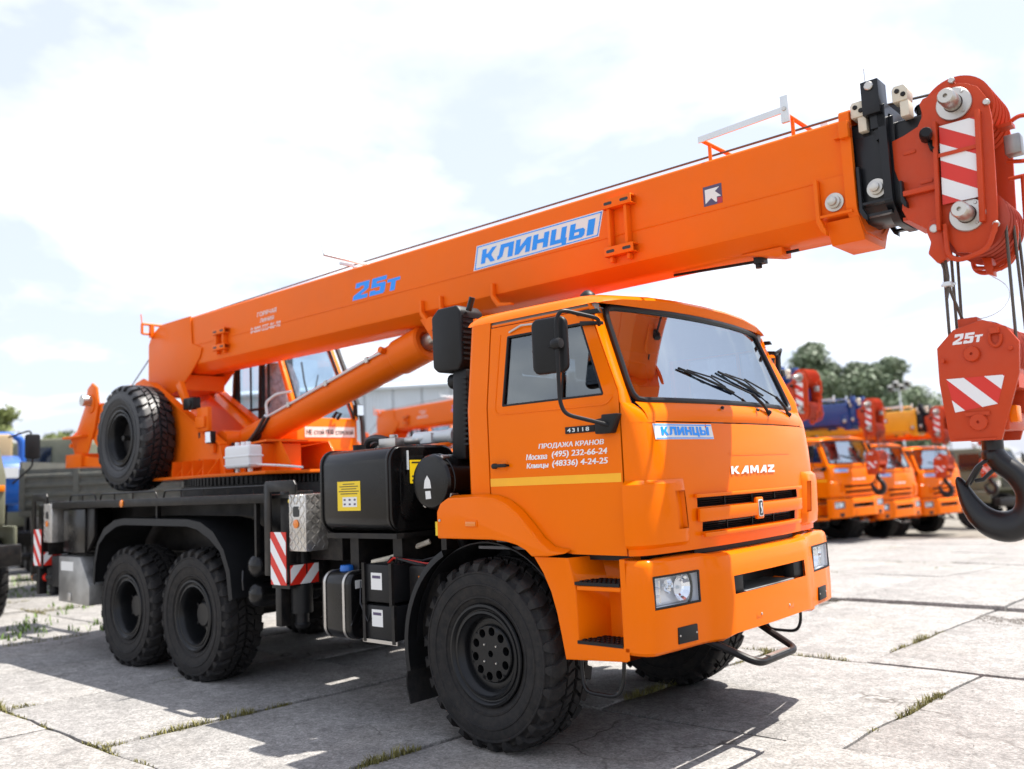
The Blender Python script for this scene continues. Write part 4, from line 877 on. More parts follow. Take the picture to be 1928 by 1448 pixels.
# battery boxes
for z0, z1, xb in ((.86, 1.13, -.86), (.60, .84, -.84)):
    m = M(); m.box(-1.18, xb, -1.23, -.80, z0, z1); bb = m.build('battery_box', 'blackplastic', crane, bevel=.012)
    m = M(); m.box(-1.10, -.98, -1.2325, -1.2305, z0 + .09, z0 + .21); st_ = m.build('sticker', 'paper', bb)
    m = M(); m.box(-1.085, -.995, -1.2335, -1.2327, z0 + .17, z0 + .19); m.build('print_line', 'purple', st_)
    m = M(); m.box(-1.19, -1.16, -1.245, -1.22, z0 - .02, z1 + .01); m.build('clamp', 'black', bb); m = M(); m.box(xb - .03, xb, -1.245, -1.22, z0 - .02, z1 + .01); m.build('clamp', 'black', bb)
m = M(); m.box(-1.2, -.82, -1.24, -1.22, .575, .60); m.build('battery_tray', 'steel', crane)
m = M(); m.box(-.82, -.50, -1.12, -.80, .62, 1.12); m.build('air_dryer', 'black', crane, bevel=.02)
m = M(); m.box(-.70, -.60, -1.135, -1.122, .95, 1.05); m.build('reflector', 'amber', crane, bevel=.004)
for k in range(4):
    m = M(); z = 1.10 - k * .03; m.tube([(-1.2 + .1 * k, -1.1, 1.0 + .1 * (k % 2)), (-1.0 + .05 * k, -1.12 - .02 * k, 1.17), (-.8 + .05 * k, -1.0, 1.14 - .02 * k), (-.55, -.9, 1.20 - .05 * k)], .009, 6); m.build('cable', 'hose' if k != 1 else 'redwarn', crane)
m = M(); m.tube(smooth_path([(-1.3, -1.05, 1.12), (-1.1, -1.0, 1.16), (-.95, -.98, 1.22), (-.82, -.9, 1.27)], .1), .02, 8); m.build('fuel_line', 'pad', crane)
m = M(); m.tube([(-1.26, -1.2, 1.0), (-1.22, -1.24, .85), (-1.14, -1.24, .72), (-1.1, -1.22, .84)], .006, 5); m.build('cable', 'hose', crane)
m = M(); m.box(-2.05, -.22, -.56, 1.15, 1.27, 1.31); m.build('sun_block_plate', 'black', crane, bevel=.005)  # added plate: stops sunlight falling through on to the shaded ground
m = M(); m.box(-.72, -.24, -.52, 1.02, 1.315, 2.15); eb = m.build('sun_block_box', 'black', crane, bevel=.02)  # made-up box closing the gap behind the cab against the sun
m = M(); m.cyl((-.45, .75, 2.15), (-.45, .75, 2.95), .07, n=16); m.build('exhaust_stack', 'blackplastic', eb)
# left side: second tank and exhaust box
m = M(); m.prism(rrect(.58, 1.22, .55, 1.10, .1), 'x', -2.2, -.85); m.build('fuel_tank', 'blackgloss', crane, bevel=.02)
m = M(); m.prism(rrect(.55, 1.15, 1.36, 1.95, .1), 'x', -1.6, -.7); m.build('exhaust_box', 'alubox', crane, bevel=.02)
# ------------------------------------------------------------------ slewing ring and superstructure
TC = (-4.35, 0)
m = M(); m.lathe([(.0, 1.66), (.86, 1.66), (.86, 1.76), (.80, 1.765), (.80, 1.85), (0, 1.85)], (TC[0], TC[1], 0), (0, 0, 1), 72); rg = m.build('slewing_ring', 'black', crane, ang=30)
m = M()
for k in range(110):
    a = 2 * math.pi * k / 110; u = Vector((math.cos(a), math.sin(a), 0)); m.obox(Vector((TC[0], TC[1], 1.805)) + u * .815, u, (-u.y, u.x, 0), (0, 0, 1), .018, .012, .038)
g = m.build('gear_teeth', 'black', rg); g['kind'] = 'stuff'
m = M(); m.prism([(-6.6, -.62), (-3.4, -.62), (-3.4, .35), (-4.3, 1.3), (-5.9, 1.3), (-6.6, .62)], 'z', 1.852, 1.885); base = m.build('turntable_plate', 'boom', crane, bevel=.005)
SP = [(-6.75, 1.886), (-4.42, 1.886), (-4.52, 2.19), (-6.13, 3.02), (-6.32, 3.10), (-6.52, 3.06), (-6.75, 2.6)]
for sd in (-1, 1):
    m = M(); m.prism(SP, 'y', sd * .40 - .014, sd * .40 + .014); sp = m.build('turret_side_plate', 'boom', crane, bevel=.004)
    m = M(); m.slab([(-4.42, sd * .40 - .05, 1.886), (-4.42, sd * .40 + .05, 1.886), (-4.52, sd * .40 + .05, 2.19), (-4.52, sd * .40 - .05, 2.19)], (.014, 0, .004)); m.slab([(-4.525, sd * .4 - .05, 2.195), (-4.525, sd * .4 + .05, 2.195), (-6.10, sd * .4 + .05, 3.02), (-6.10, sd * .4 - .05, 3.02)], (.006, 0, .012)); m.build('flange', 'boom', sp)
    for (x, z) in ((-5.0, 2.33), (-5.0, 2.03)):
        m = M(); m.box(x - .018, x + .018, sd * .415 - .001, sd * .415 + .001, z - .03, z + .03); m.build('slot', 'ink', sp)
    for k in range(4):
        x = -5.35 + k * .22; m = M(); m.prism([(x, 1.886), (x + .17, 1.886), (x + .15, 2.02)], 'y', sd * (.415) - .0, sd * .415 + sd * .0 + .016 * sd) if 0 else m.slab([(x, sd * .416, 1.886), (x + .02, sd * .416, 1.886), (x + .02, sd * .416, 2.05)], (0, sd * .14, 0)); m.slab([(x + .10, sd * .414, 1.886), (x + .10, sd * .414, 2.06), (x + .10, sd * .56, 1.886)], (.014, 0, 0)); m.build('gusset', 'boom', sp)
    m = M(); m.cyl((-6.30, sd * .38, 2.93), (-6.30, sd * .45, 2.93), .085, n=24); m.build('pivot_boss', 'boom', sp)
m = M(); m.cyl((-6.30, -.47, 2.93), (-6.30, .47, 2.93), .055, n=20); m.build('boom_pivot_pin', 'pin', crane)
# front part of the turret with lift-cylinder foot
for sd in (-1, 1):
    m = M(); m.prism([(-4.40, 1.886), (-3.45, 1.886), (-3.45, 1.95), (-3.62, 2.18), (-4.40, 2.14)], 'y', sd * .30 - .012, sd * .30 + .012); m.build('cylinder_bracket', 'boom', crane, bevel=.004)
m = M(); m.prism([(-4.40, 2.14), (-3.62, 2.18), (-3.62, 2.20), (-4.40, 2.16)], 'y', -.46, .285); m.build('bracket_cover', 'boom', crane)
m = M(); m.box(-3.72, -3.70, -.46, .0, 1.886, 2.16); m.build('stiffener', 'boom', crane); m = M(); m.box(-4.02, -4.0, -.46, -.31, 1.886, 2.15); m.build('stiffener', 'boom', crane)
m = M(); m.slab([(-5.95, -.385, 2.0), (-4.65, -.385, 2.0), (-4.65, .385, 2.0), (-5.95, .385, 2.0)], (0, 0, .015)); m.build('turret_floor', 'boom', crane)
m = M(); m.slab([(-5.9, .20, 2.9), (-4.75, .20, 2.22), (-4.75, .385, 2.22), (-5.9, .385, 2.9)], (0, 0, .012)); m.build('turret_cover', 'opcab', crane)
# work lamps, hoses, limit switches
m = M(); m.box(-4.72, -4.60, -.50, -.44, 2.22, 2.35); wl_ = m.build('work_lamp', 'blackplastic', crane, bevel=.01); m = M(); m.box(-4.71, -4.61, -.506, -.501, 2.23, 2.34); m.build('lens', 'chrome', wl_)
m = M(); m.box(-4.70, -4.63, -.46, -.42, 2.12, 2.22); m.build('lamp_bracket', 'boom', wl_)
m = M(); m.box(-5.20, -4.98, -.50, -.40, 2.62, 2.75); m.cyl((-5.05, -.52, 2.68), (-5.05, -.48, 2.68), .05, n=14); m.build('limit_switch', 'blackplastic', crane, bevel=.015)
m = M(); m.obox((-5.30, -.43, 2.80), (.55, 0, -.83), (0, 1, 0), (.83, 0, .55), .17, .03, .045); m.build('sensor_arm', 'boom', crane, bevel=.005)
m = M(); m.box(-4.95, -4.72, -.47, -.42, 2.36, 2.62); m.box(-4.93, -4.75, -.50, -.47, 2.40, 2.52); m.build('lamp_bracket', 'boom', crane, bevel=.004)
for k in range(3):
    m = M(); m.tube(bez((-4.62, -.25 + .05 * k, 2.22), (-4.35, -.26 + .05 * k, 2.05 + .03 * k), (-4.05, -.2 + .06 * k, 2.46), 8), .020, 8); m.build('hydraulic_hose', 'hose', crane)
m = M(); m.tube(smooth_path([(-4.10, -.12, 2.40), (-4.12, -.14, 2.62), (-3.98, -.10, 2.70), (-3.85, 0, 2.72)], .05), .015, 8); m.build('hydraulic_pipe', 'galv', crane)
# white canister
m = M(); m.prism(rrect(-4.07, -3.62, 1.925, 2.150, .035), 'y', -.66, -.50); can = m.build('washer_canister', 'canister', crane, bevel=.025, seg=3)
m = M(); m.box(-4.078, -3.612, -.665, -.495, 2.03, 2.05); m.box(-4.074, -3.616, -.663, -.497, 1.95, 1.962); m.build('seam', 'canister', can, bevel=.006)
for x in (-3.95, -3.84, -3.75): m = M(); m.cyl((x, -.58, 2.14), (x, -.58, 2.185), .025, n=12); m.build('cap', 'canister', can)
for x in (-3.95, -3.72): m = M(); m.cyl((x, -.58, 1.885), (x, -.58, 1.93), .025, n=10); m.build('foot', 'canister', can)
m = M(); m.tube(bez((-3.62, -.56, 1.95), (-3.4, -.5, 1.94), (-3.1, -.4, 1.90), 6), .012, 6); m.build('hose', 'canister', can)
# spare wheel on the turret side
spw = wheel(-6.0, -1, False, y=.655, z=2.36, tyre=TYRE_SPARE); [bpy.data.objects.remove(c) for c in list(spw.children) if c.name.startswith('hub')]
spw.name = 'spare_wheel'
m = M(); m.box(-6.2, -5.8, -.62, -.42, 2.26, 2.46); m.cyl((-6.0, -.70, 2.36), (-6.0, -.5, 2.36), .20, n=20); m.cyl((-6.0, -.80, 2.36), (-6.0, -.69, 2.36), .03, n=10); m.build('spare_wheel_carrier', 'black', crane)
# winch at the tail
for sd in (-1, 1):
    m = M(); m.prism([(-8.62, 2.30), (-8.22, 2.30), (-8.0, 2.62), (-7.88, 2.96), (-7.94, 3.17), (-8.08, 3.24), (-8.22, 3.17), (-8.28, 2.96), (-8.55, 2.62), (-8.78, 2.54)], 'y', sd * .26 - .012, sd * .26 + .012); wpz = m.build('winch_plate', 'boom', crane, bevel=.004)
    m = M(); m.cyl((-8.10, sd * .26, 3.0), (-8.10, sd * .40, 3.0), .075, n=20); m.build('winch_pin', 'pin', wpz)
    m = M(); m.cyl((-8.10, sd * .262, 2.96), (-8.10, sd * .290, 2.96), .13, n=24); m.build('bearing_plate', 'boom', wpz, bevel=.004)
    m = M(); m.prism([(-8.75, 2.30), (-6.6, 2.10), (-6.6, 2.02), (-8.75, 2.16)], 'y', sd * .26 - .014, sd * .26 + .014); m.prism([(-7.9, 2.30), (-6.7, 2.25), (-6.7, 1.9), (-7.9, 2.16)], 'y', sd * .22 - .01, sd * .22 + .01); m.build('tail_beam', 'boom', crane)
m = M(); m.box(-8.80, -8.30, -.32, .32, 2.12, 2.30); m.box(-8.82, -8.2, -.36, .36, 2.52, 2.55); m.build('winch_bed', 'boom', crane, bevel=.005)
m = M(); m.lathe([(.0, -.24), (.30, -.24), (.30, -.22), (.20, -.22), (.20, .22), (.30, .22), (.30, .24), (0, .24)], (-7.85, 0, 2.65), (0, 1, 0), 32); dr = m.build('winch_drum', 'boom', crane, ang=30)
m = M(); m.tube([(-7.85 + .21 * math.cos(a * .5), -.2 + .4 * a / 150, 2.65 + .21 * math.sin(a * .5)) for a in range(150)], .009, 5); m.build('wound_rope', 'rope', dr)
for y in (-.30, .30): bolt(crane, (-8.60, y * 1.05, 2.42), (0, math.copysign(1, y), 0), .03, .03, 'boom')
# ------------------------------------------------------------------ operator's cab
ox0, ox1, oy0, oy1 = -5.80, -4.40, .44, 1.30
oc = empty('tmp'); bpy.data.objects.remove(oc)
m = M(); m.prism([(ox0, 1.886), (ox1, 1.886), (ox1, 2.50), (-4.62, 2.52), (ox0 + .25, 2.30), (ox0, 2.30)], 'y', oy0, oy1); oc = m.build('operator_cab', 'opcab', crane, bevel=.02)
m = M(); m.box(ox1 - .002, ox1 + .012, oy0 + .02, oy1 - .02, 2.13, 2.15); m.build('body_seam', 'opcab', oc)
posts = [((ox1 - .01, oy0 + .02, 2.48), (-4.86, oy0 + .05, 3.42)), ((ox1 - .01, oy1 - .02, 2.48), (-4.86, oy1 - .05, 3.42)), ((-5.15, oy0 + .02, 2.28), (-5.15, oy0 + .05, 3.42)), ((ox0 + .03, oy0 + .02, 2.28), (ox0 + .10, oy0 + .05, 3.42)), ((ox0 + .03, oy1 - .02, 2.28), (ox0 + .10, oy1 - .05, 3.42))]
for a, b in posts:
    a, b = v3(a), v3(b); d = (b - a); m = M(); m.obox((a + b) / 2, d.normalized(), (0, 1, 0), d.normalized().cross(Vector((0, 1, 0))), d.length / 2, .03, .03); p_ = m.build('post', 'opcab' if a.x > -4.5 else 'blackplastic', oc, bevel=.006)
    if a.x > -4.5: m = M(); o = Vector((.028, .034 if a.y < .8 else -.034, .012)); m.tube([a + o, b + o], .016, 6); m.build('seal', 'seal', p_)
m = M(); m.prism(rrect(oy0 + .01, oy1 - .01, 3.40, 3.50, .03), 'x', ox0 + .05, -4.80); m.build('roof', 'opcab', oc, bevel=.02)
m = M(); m.slab([(ox1 - .0, oy0 + .04, 2.51), (ox1 - .0, oy1 - .04, 2.51), (-4.85, oy1 - .07, 3.40), (-4.85, oy0 + .07, 3.40)], (.004, 0, .002)); m.build('front_window', 'opglass', oc)
m = M(); m.box(ox0 + .10, -4.66, oy0 + .035, oy0 + .039, 2.34, 3.38); m.build('side_window', 'opglass', oc); m = M(); m.box(ox0 + .1, -4.8, oy1 - .045, oy1 - .04, 2.34, 3.38); m.build('side_window', 'opglass', oc)
m = M(); m.tube(smooth_path([(-5.62, oy0 + .02, 3.3), (-5.62, oy0 + .02, 2.66), (-4.98, oy0 + .02, 2.66), (-4.98, oy0 + .02, 3.3)], .09, 6), .018, 6); m.tube([(-5.36, oy0 + .02, 2.66), (-5.36, oy0 + .02, 3.3)], .014, 6); m.build('sliding_window_frame', 'seal', oc)
# seat in its plastic wrap
m = M()
for k in range(9):
    t = k / 8; z = 2.25 + 1.0 * t; w = .24 + .03 * math.sin(t * 5) - .08 * max(0, t - .75) * 4; d = .13 - .03 * t; cx = -5.28 - .10 * t + (.16 if k < 2 else 0)
    m.loft if 0 else None
rings = []
for k in range(11):
    t = k / 10; z = 2.20 + 1.05 * t; w = .25 + .025 * math.sin(t * 9) - .5 * max(0, t - .78); d = (.30 if t < .25 else .13) + .02 * math.sin(t * 13); cx = -5.25 - .14 * t + (.14 if t < .25 else 0)
    rings.append([(cx + d * math.cos(2 * math.pi * i / 20) * (1 + .10 * math.sin(3 * i + 5 * t)), .87 + w * math.sin(2 * math.pi * i / 20) * (1 + .07 * math.cos(2 * i + 7 * t)), z) for i in range(20)])
m.loft(rings); m.build('wrapped_seat', 'film', oc, ang=60)
m = M(); m.tube([(-4.60, .80, 2.60), (-4.72, .78, 2.95), (-4.80, .80, 3.2)], .012, 6); m.tube([(-4.62, .80, 2.62), (-4.75, 1.0, 3.05)], .008, 5); m.build('windscreen_wiper', 'blackplastic', oc)
m = M(); m.box(ox1 + .002, ox1 + .005, .545, 1.255, 2.275, 2.395); ns = m.build('warning_sign', 'paper', oc)
for wd_, yc_, ww in (('НЕ', .603, .075), ('СТОЙ', .735, .135), ('ПОД', .885, .105), ('СТРЕЛОЙ', 1.095, .255)): text(wd_, 'lettering', 'ink', ns, 'front', (ox1 + .006, yc_, 2.335), ww, .058, heavy=.004)
m = M(); m.box(ox1 + .002, ox1 + .005, .48, 1.0, 1.925, 2.005); n2 = m.build('warning_sign', 'yellow', oc)
text('ВНИМАНИЕ', 'lettering', 'ink', n2, 'front', (ox1 + .006, .78, 1.972), .30, .030)
m = M(); m.prism([(.505, 1.94), (.555, 1.94), (.53, 1.99)], 'x', ox1 + .005, ox1 + .0065); m.build('pictogram', 'ink', n2)
m = M(); m.box(ox1 + .04, ox1 + .12, 1.20, 1.31, 2.52, 2.66); w2 = m.build('work_lamp', 'blackplastic', oc, bevel=.012); m = M(); m.box(ox1 + .12, ox1 + .124, 1.21, 1.30, 2.53, 2.65); m.build('lens', 'chrome', w2)
m = M(); m.tube([(ox1 + .02, .93, 2.50), (ox1 + .06, .95, 2.56), (ox1 + .05, 1.02, 2.55), (ox1 + .03, .98, 2.48)], .02, 6); m.build('wiper_motor', 'blackplastic', oc)
m = M(); m.tube(smooth_path([(-4.80, 1.33, 3.4), (-4.34, 1.33, 2.5), (-4.33, 1.33, 2.05), (-4.25, 1.25, 1.9)], .1), .03, 8); m.build('cable_conduit', 'hose', oc)
# ------------------------------------------------------------------ boom
BY = .25
def boomsec(hw, zt, zs, zb, ch, r=.03):
    a = [(hw - r + r * math.sin(R(t)), zt - r + r * math.cos(R(t))) for t in (0, 22, 45, 67, 90)]
    a += [(hw, zs + .02), (hw - .006, zs - .006)] + [(hw - ch + .02, zb + .012), (hw - ch - .01, zb)]
    return [(-y, z) for y, z in a[::-1]] + a if 0 else a + [(-y, z) for y, z in a[::-1]]
sec = boomsec(BY, 3.742, 3.178, 3.092, .13)
m = M(); m.loft([[(x, y, z) for y, z in sec] for x in (-6.05, -3.0, 0, 2.20)]); boom = m.build('boom', 'boom', crane, ang=35)
TP = [(-5.45, 3.748), (-6.15, 3.748), (-6.38, 3.66), (-6.47, 3.54), (-6.48, 3.10), (-6.42, 2.86), (-6.18, 2.82), (-5.70, 2.92), (-5.45, 3.08), (-5.25, 3.24), (-5.20, 3.34), (-5.42, 3.42)]
for sd in (-1, 1):
    m = M(); m.prism(TP, 'y', sd * .252, sd * .268); tp = m.build('boom_tail_plate', 'boom', boom, bevel=.004)
    m = M(); m.tube([(x, sd * .251, 3.392) for x in frng(-5.3, 1.99, 12)], .0045, 5); m.build('weld_seam', 'boom', boom)
m = M(); m.box(-6.46, -6.40, -.25, .25, 3.0, 3.55); m.box(-6.3, -5.6, -.25, .25, 2.90, 3.08); m.build('tail_cross_plate', 'boom', boom)
# end collar of the outer section
def collar(name, x0, x1, g0, g1, mt, par, zt=3.742, zs=3.178, zb=3.092):
    a = boomsec(BY + g0, zt + g0, zs, zb - g0, .13); b = boomsec(BY + g1, zt + g1, zs, zb - g1, .13)
    m = M(); m.loft([[(x0, y, z) for y, z in a], [(x0, y, z) for y, z in b], [(x1, y, z) for y, z in b], [(x1, y, z) for y, z in a]], False, False); return m.build(name, mt, par, ang=35)
collar('end_collar', 2.185, 2.245, 0, .035, 'boom', boom)
for sd in (-1, 1):
    Y = sd * .25
    # reinforcement frame at the mouth: rib, plate and lower gussets
    m = M(); m.prism([(2.005, 3.40), (2.03, 3.40), (2.03, 3.16), (2.06, 3.08), (2.06, 3.05), (2.03, 3.08), (2.005, 3.14)], 'y', min(Y, Y + sd * .05), max(Y, Y + sd * .05)); m.build('mouth_rib', 'boom', boom, bevel=.004)
    m = M(); m.box(2.03, 2.19, min(Y, Y + sd * .012), max(Y, Y + sd * .012), 3.175, 3.40); m.build('mouth_plate', 'boom', boom, bevel=.003)
    m = M(); m.box(2.03, 2.22, min(Y - sd * .02, Y + sd * .045), max(Y - sd * .02, Y + sd * .045), 3.160, 3.175); m.build('mouth_shelf', 'boom', boom)
    m = M(); m.lathe([(.056, 0), (.056, .012), (.040, .014), (.040, .035), (.028, .038), (.028, .062), (.020, .066), (0, .066)], (2.115, Y + sd * .013, 3.245), (0, sd, 0), 24); m.build('slide_screw', 'pin', boom)
    m = M(); m.slab([(2.14, Y, 3.62), (2.19, Y, 3.70), (2.19, Y, 3.62)], (0, sd * .03, 0)); m.box(2.19, 2.245, min(Y, Y + sd * .07), max(Y, Y + sd * .07), 3.60, 3.70); m.build('roller_lug', 'boom', boom, bevel=.004)
m = M(); m.prism([(-.25, 3.14), (.25, 3.14), (.17, 3.01), (-.17, 3.01)], 'x', 2.04, 2.24); m.build('mouth_keel', 'boom', boom, bevel=.005)
# top roller blocks
def roller_block(x, y, z, par):
    m = M(); m.prism([(x - .045, z - .04), (x + .038, z - .04), (x + .045, z + .02), (x + .025, z + .055), (x - .032, z + .055), (x - .045, z + .035)], 'y', y - .05, y + .05); b = m.build('slide_pad', 'pad', par, bevel=.008)
    for dx, dz in ((-.014, .02), (.018, -.006)): bolt(b, (x + dx, y - .05, z + dz), (0, -1, 0), .014, .008, 'black')
    m = M(); m.box(x - .008, x + .04, y - .042, y + .042, z - .13, z - .04); m.build('pad_bracket', 'pad', b, bevel=.004)
for y in (-.22, .22): roller_block(2.295, y, 3.755, boom); roller_block(2.535, y, 3.775, boom)
# middle (black) section with its own collar
sb2 = boomsec(.215, 3.700, 3.19, 3.115, .11)
m = M(); m.loft([[(x, y, z) for y, z in sb2] for x in (1.9, 2.47)]); mid = m.build('boom_middle_section', 'blackboom', boom, ang=35)
a = collar('middle_collar', 2.40, 2.445, -.03, .020, 'blackboom', mid)
for sd in (-1, 1):
    Y = sd * .215
    m = M(); m.box(2.25, 2.44, min(Y, Y + sd * .02), max(Y, Y + sd * .02), 3.20, 3.60); m.build('reinforcing_plate', 'blackboom', mid, bevel=.004)
    m = M(); m.prism([(2.255, 3.42), (2.275, 3.42), (2.275, 3.17), (2.30, 3.12), (2.30, 3.09), (2.275, 3.11), (2.255, 3.15)], 'y', min(Y + sd * .02, Y + sd * .06), max(Y + sd * .02, Y + sd * .06)); m.build('mouth_rib', 'blackboom', mid, bevel=.004)
    m = M(); m.prism([(2.485, 3.28), (2.50, 3.28), (2.50, 3.19), (2.515, 3.15), (2.515, 3.12), (2.50, 3.13), (2.485, 3.16)], 'y', min(Y - sd * .03, Y + sd * .05), max(Y - sd * .03, Y + sd * .05)); m.build('mouth_rib', 'blackboom', mid, bevel=.004)
    m = M(); m.box(2.275, 2.44, min(Y + sd * .0, Y + sd * .055), max(Y + sd * .0, Y + sd * .055), 3.185, 3.20); m.box(2.29, 2.43, min(Y + sd * .0, Y + sd * .04), max(Y + sd * .0, Y + sd * .04), 3.115, 3.13); m.build('mouth_shelf', 'blackboom', mid)
    m = M(); m.lathe([(.056, 0), (.056, .012), (.040, .014), (.040, .035), (.028, .038), (.028, .062), (.020, .066), (0, .066)], (2.355, Y + sd * .021, 3.275), (0, sd, 0), 24); m.build('slide_screw', 'pin', mid)
for y0 in (.16, -.30): m = M(); m.box(2.33, 2.43, y0, y0 + .14, 3.70, 3.90); bolt_ = m.build('rope_guide_post', 'blackboom', mid, bevel=.004)
bolt(bolt_, (2.38, -.30, 3.865), (0, -1, 0), .026, .015)
m = M(); m.slab([(2.37, -.236, 3.70), (2.43, -.236, 3.70), (2.40, -.236, 3.56), (2.38, -.236, 3.55)], (0, -.02, 0)); m.box(2.36, 2.44, -.27, -.23, 3.62, 3.70); m.build('guide_bracket', 'blackboom', mid)
m = M(); m.tube([(2.345, -.25, 3.90), (2.343, -.25, 4.0)], .003, 4); m.build('antenna', 'galv', mid)
# inner section (black behind the head)
sb3 = boomsec(.18, 3.665, 3.20, 3.135, .10); m = M(); m.loft([[(x, y, z) for y, z in sb3] for x in (2.3, 2.75)]); inner = m.build('boom_inner_section', 'blackboom', boom, ang=35)
m = M(); m.lathe([(.03, -.03), (.03, .03)], (2.60, -.12, 3.70), (0, 1, 0), 12); m.cyl((2.60, -.12, 3.665), (2.60, -.12, 3.72), .025, n=10); m.build('stop_bolt', 'blackplastic', inner)
# ------------------------------------------------------------------ boom head
HP = [(2.455, 3.53), (2.52, 3.545), (2.60, 3.575), (2.632, 3.63), (2.620, 3.70), (2.64, 3.725), (2.745, 3.745), (2.775, 3.785), (2.80, 3.795), (2.815, 3.76), (2.86, 3.745), (2.92, 3.705), (2.965, 3.62), (2.975, 3.50), (2.955, 2.98), (2.945, 2.90), (2.90, 2.83), (2.82, 2.80), (2.74, 2.82), (2.70, 2.90), (2.50, 3.06), (2.475, 3.12), (2.49, 3.22), (2.455, 3.36)]
head = None
for sd in (-1, 1):
    m = M(); m.prism(HP, 'y', sd * .205, sd * .225); hpz = m.build('boom_head' if sd < 0 else 'boom_head_plate', 'red', crane if sd < 0 else head, bevel=.004)
    if sd < 0: head = hpz
for sd in (-1, 1):
    Y = sd * .225
    def ybox(a, b): return (min(Y + sd * a, Y + sd * b), max(Y + sd * a, Y + sd * b))
    # upright rails either side of the striped panel
    for x0, x1 in ((2.690, 2.712), (2.905, 2.930)):
        m = M(); m.prism([(x0, 3.56), (x1, 3.56), (x1 - .03, 2.95), (x0 - .03, 2.95)], 'y', *ybox(0, .055)); m.build('head_rail', 'red', head, bevel=.004)
    m = M(); m.box(2.50, 2.69, *ybox(0, .04), 3.185, 3.215); m.build('head_rib', 'red', head, bevel=.004)
    m = M(); m.box(2.70, 2.92, *ybox(.03, .042), 3.355, 3.375); m.build('head_rib', 'red', head)
    for x, z in ((2.545, 3.44), (2.62, 3.25)):
        m = M(); m.prism(rrect(x - .035, x + .035, z - .011, z + .011, .0105), 'y', *ybox(.0, .006)); m.build('weld_slot', 'red', head, bevel=.002)
    # axle pins with keeper discs
    for x, z in ((2.800, 3.640), (2.812, 3.012)):
        m = M(); m.lathe([(.092, 0), (.092, .016), (.088, .02), (.05, .022), (.05, .03)], (x, Y, z), (0, sd, 0), 36); pd = m.build('axle_disc', 'steel', head, ang=30)
        m = M(); m.lathe([(.046, 0), (.046, .135), (.038, .15), (.012, .15), (.010, .13), (0, .13)], (x, Y + sd * .02, z), (0, sd, 0), 24); m.build('axle_pin', 'pin', pd, ang=30)
        for a in (50, 130, 310): bolt(pd, (x + .072 * math.cos(R(a)), Y + sd * .018, z + .072 * math.sin(R(a))), (0, sd, 0), .009, .008)
    for x, z in ((2.80, 3.775), (2.958, 3.60), (2.945, 2.93)): bolt(head, (x, Y, z), (0, sd, 0), .018, .02)
    # striped panel
    if sd < 0: striped('warning_board', head, [(0, 0), (.195, .0), (.215, .44), (.02, .44)], 'side', (2.70, Y - .026, 3.09), .195, .5, -.62, .06)
    # rope guard hoop round the lower sheaves
    m = M(); m.tube(smooth_path([(2.70, Y + sd * .03, 2.98), (2.70, Y + sd * .03, 2.80), (2.76, Y + sd * .03, 2.765), (2.90, Y + sd * .03, 2.80), (2.95, Y + sd * .03, 2.93)], .05, 5), .014, 8); m.build('rope_guard', 'red', head)
m = M(); m.lathe([(0, -.06), (.026, -.06), (.034, -.04), (.034, .0), (.028, .03), (.028, .05)], (2.660, -.30, 3.485), (-.3, 1, 0), 16); hl_ = m.build('head_lamp', 'blackplastic', head); m = M(); m.tube([(2.665, -.25, 3.46), (2.68, -.27, 3.41), (2.70, -.24, 3.39)], .016, 8); m.build('bracket', 'blackplastic', hl_)
for xs, zs, rs in ((2.800, 3.625, .185), (2.812, 2.985, .185)):
    for y in (-.165, -.10, -.033, .033, .10, .165):
        m = M(); m.lathe([(.05, -.026), (rs * .8, -.020), (rs, -.024), (rs - .022, -.006), (rs - .022, .006), (rs, .024), (rs * .8, .020), (.05, .026)], (xs, y, zs), (0, 1, 0), 40); m.build('sheave', 'ropegroove' if zs < 3.2 else 'red', head, ang=30)
m = M(); m.box(2.47, 2.74, -.20, .20, 3.06, 3.08); m.box(2.50, 2.52, -.2, .2, 3.08, 3.52); m.build('head_cross_plate', 'red', head)
m = M(); m.tube(arc_ if 0 else [(2.88 + .11 * math.cos(R(a)), -.0, 2.93 + .20 * math.sin(R(a))) for a in range(-110, 30, 14)], .012, 6); m.tube([(2.80 + .0 * a, -.05, 2.79 - .0 * a) for a in range(2)] if 0 else [(2.76, .02, 2.765), (2.86, .02, 2.745), (2.95, .02, 2.79)], .012, 6); m.build('rope_guard', 'red', head)
# service bracket on the front of the head
m = M(); m.tube(smooth_path([(2.97, .02, 3.52), (3.06, .0, 3.56), (3.13, 0, 3.54), (3.13, 0, 3.30), (3.06, 0, 3.30), (2.98, 0, 3.32)], .03), .012, 6); m.tube([(2.98, 0, 3.22), (3.13, 0, 3.22)], .012, 6); m.tube([(3.05, 0, 3.22), (3.04, 0, 2.95)], .014, 6); m.box(2.96, 3.03, -.04, .04, 3.505, 3.525); sbk = m.build('service_bracket', 'red', head)
m = M(); m.box(2.985, 3.065, -.06, .03, 3.34, 3.45); m.build('junction_box', 'alubox', sbk, bevel=.008)
m = M(); m.tube([(3.10, -.05, 3.33), (3.16, -.06, 3.25), (3.20, -.05, 3.30), (3.19, -.05, 3.42)], .006, 5); m.build('cable', 'hose', sbk)
# wedge socket of the dead end
m = M(); m.prism([(2.62, 3.02), (2.66, 3.03), (2.685, 2.98), (2.68, 2.92), (2.695, 2.80), (2.64, 2.775), (2.595, 2.84), (2.615, 2.90), (2.595, 2.97)], 'y', -.24, -.15); ws_ = m.build('wedge_socket', 'red', head, bevel=.008); bolt(ws_, (2.64, -.24, 2.972), (0, -1, 0), .024, .012)
m = M(); m.prism([(2.81, 2.81), (2.86, 2.80), (2.86, 2.70), (2.825, 2.715)], 'y', -.02, .06); m.build('limit_switch_arm', 'red', head, bevel=.004)
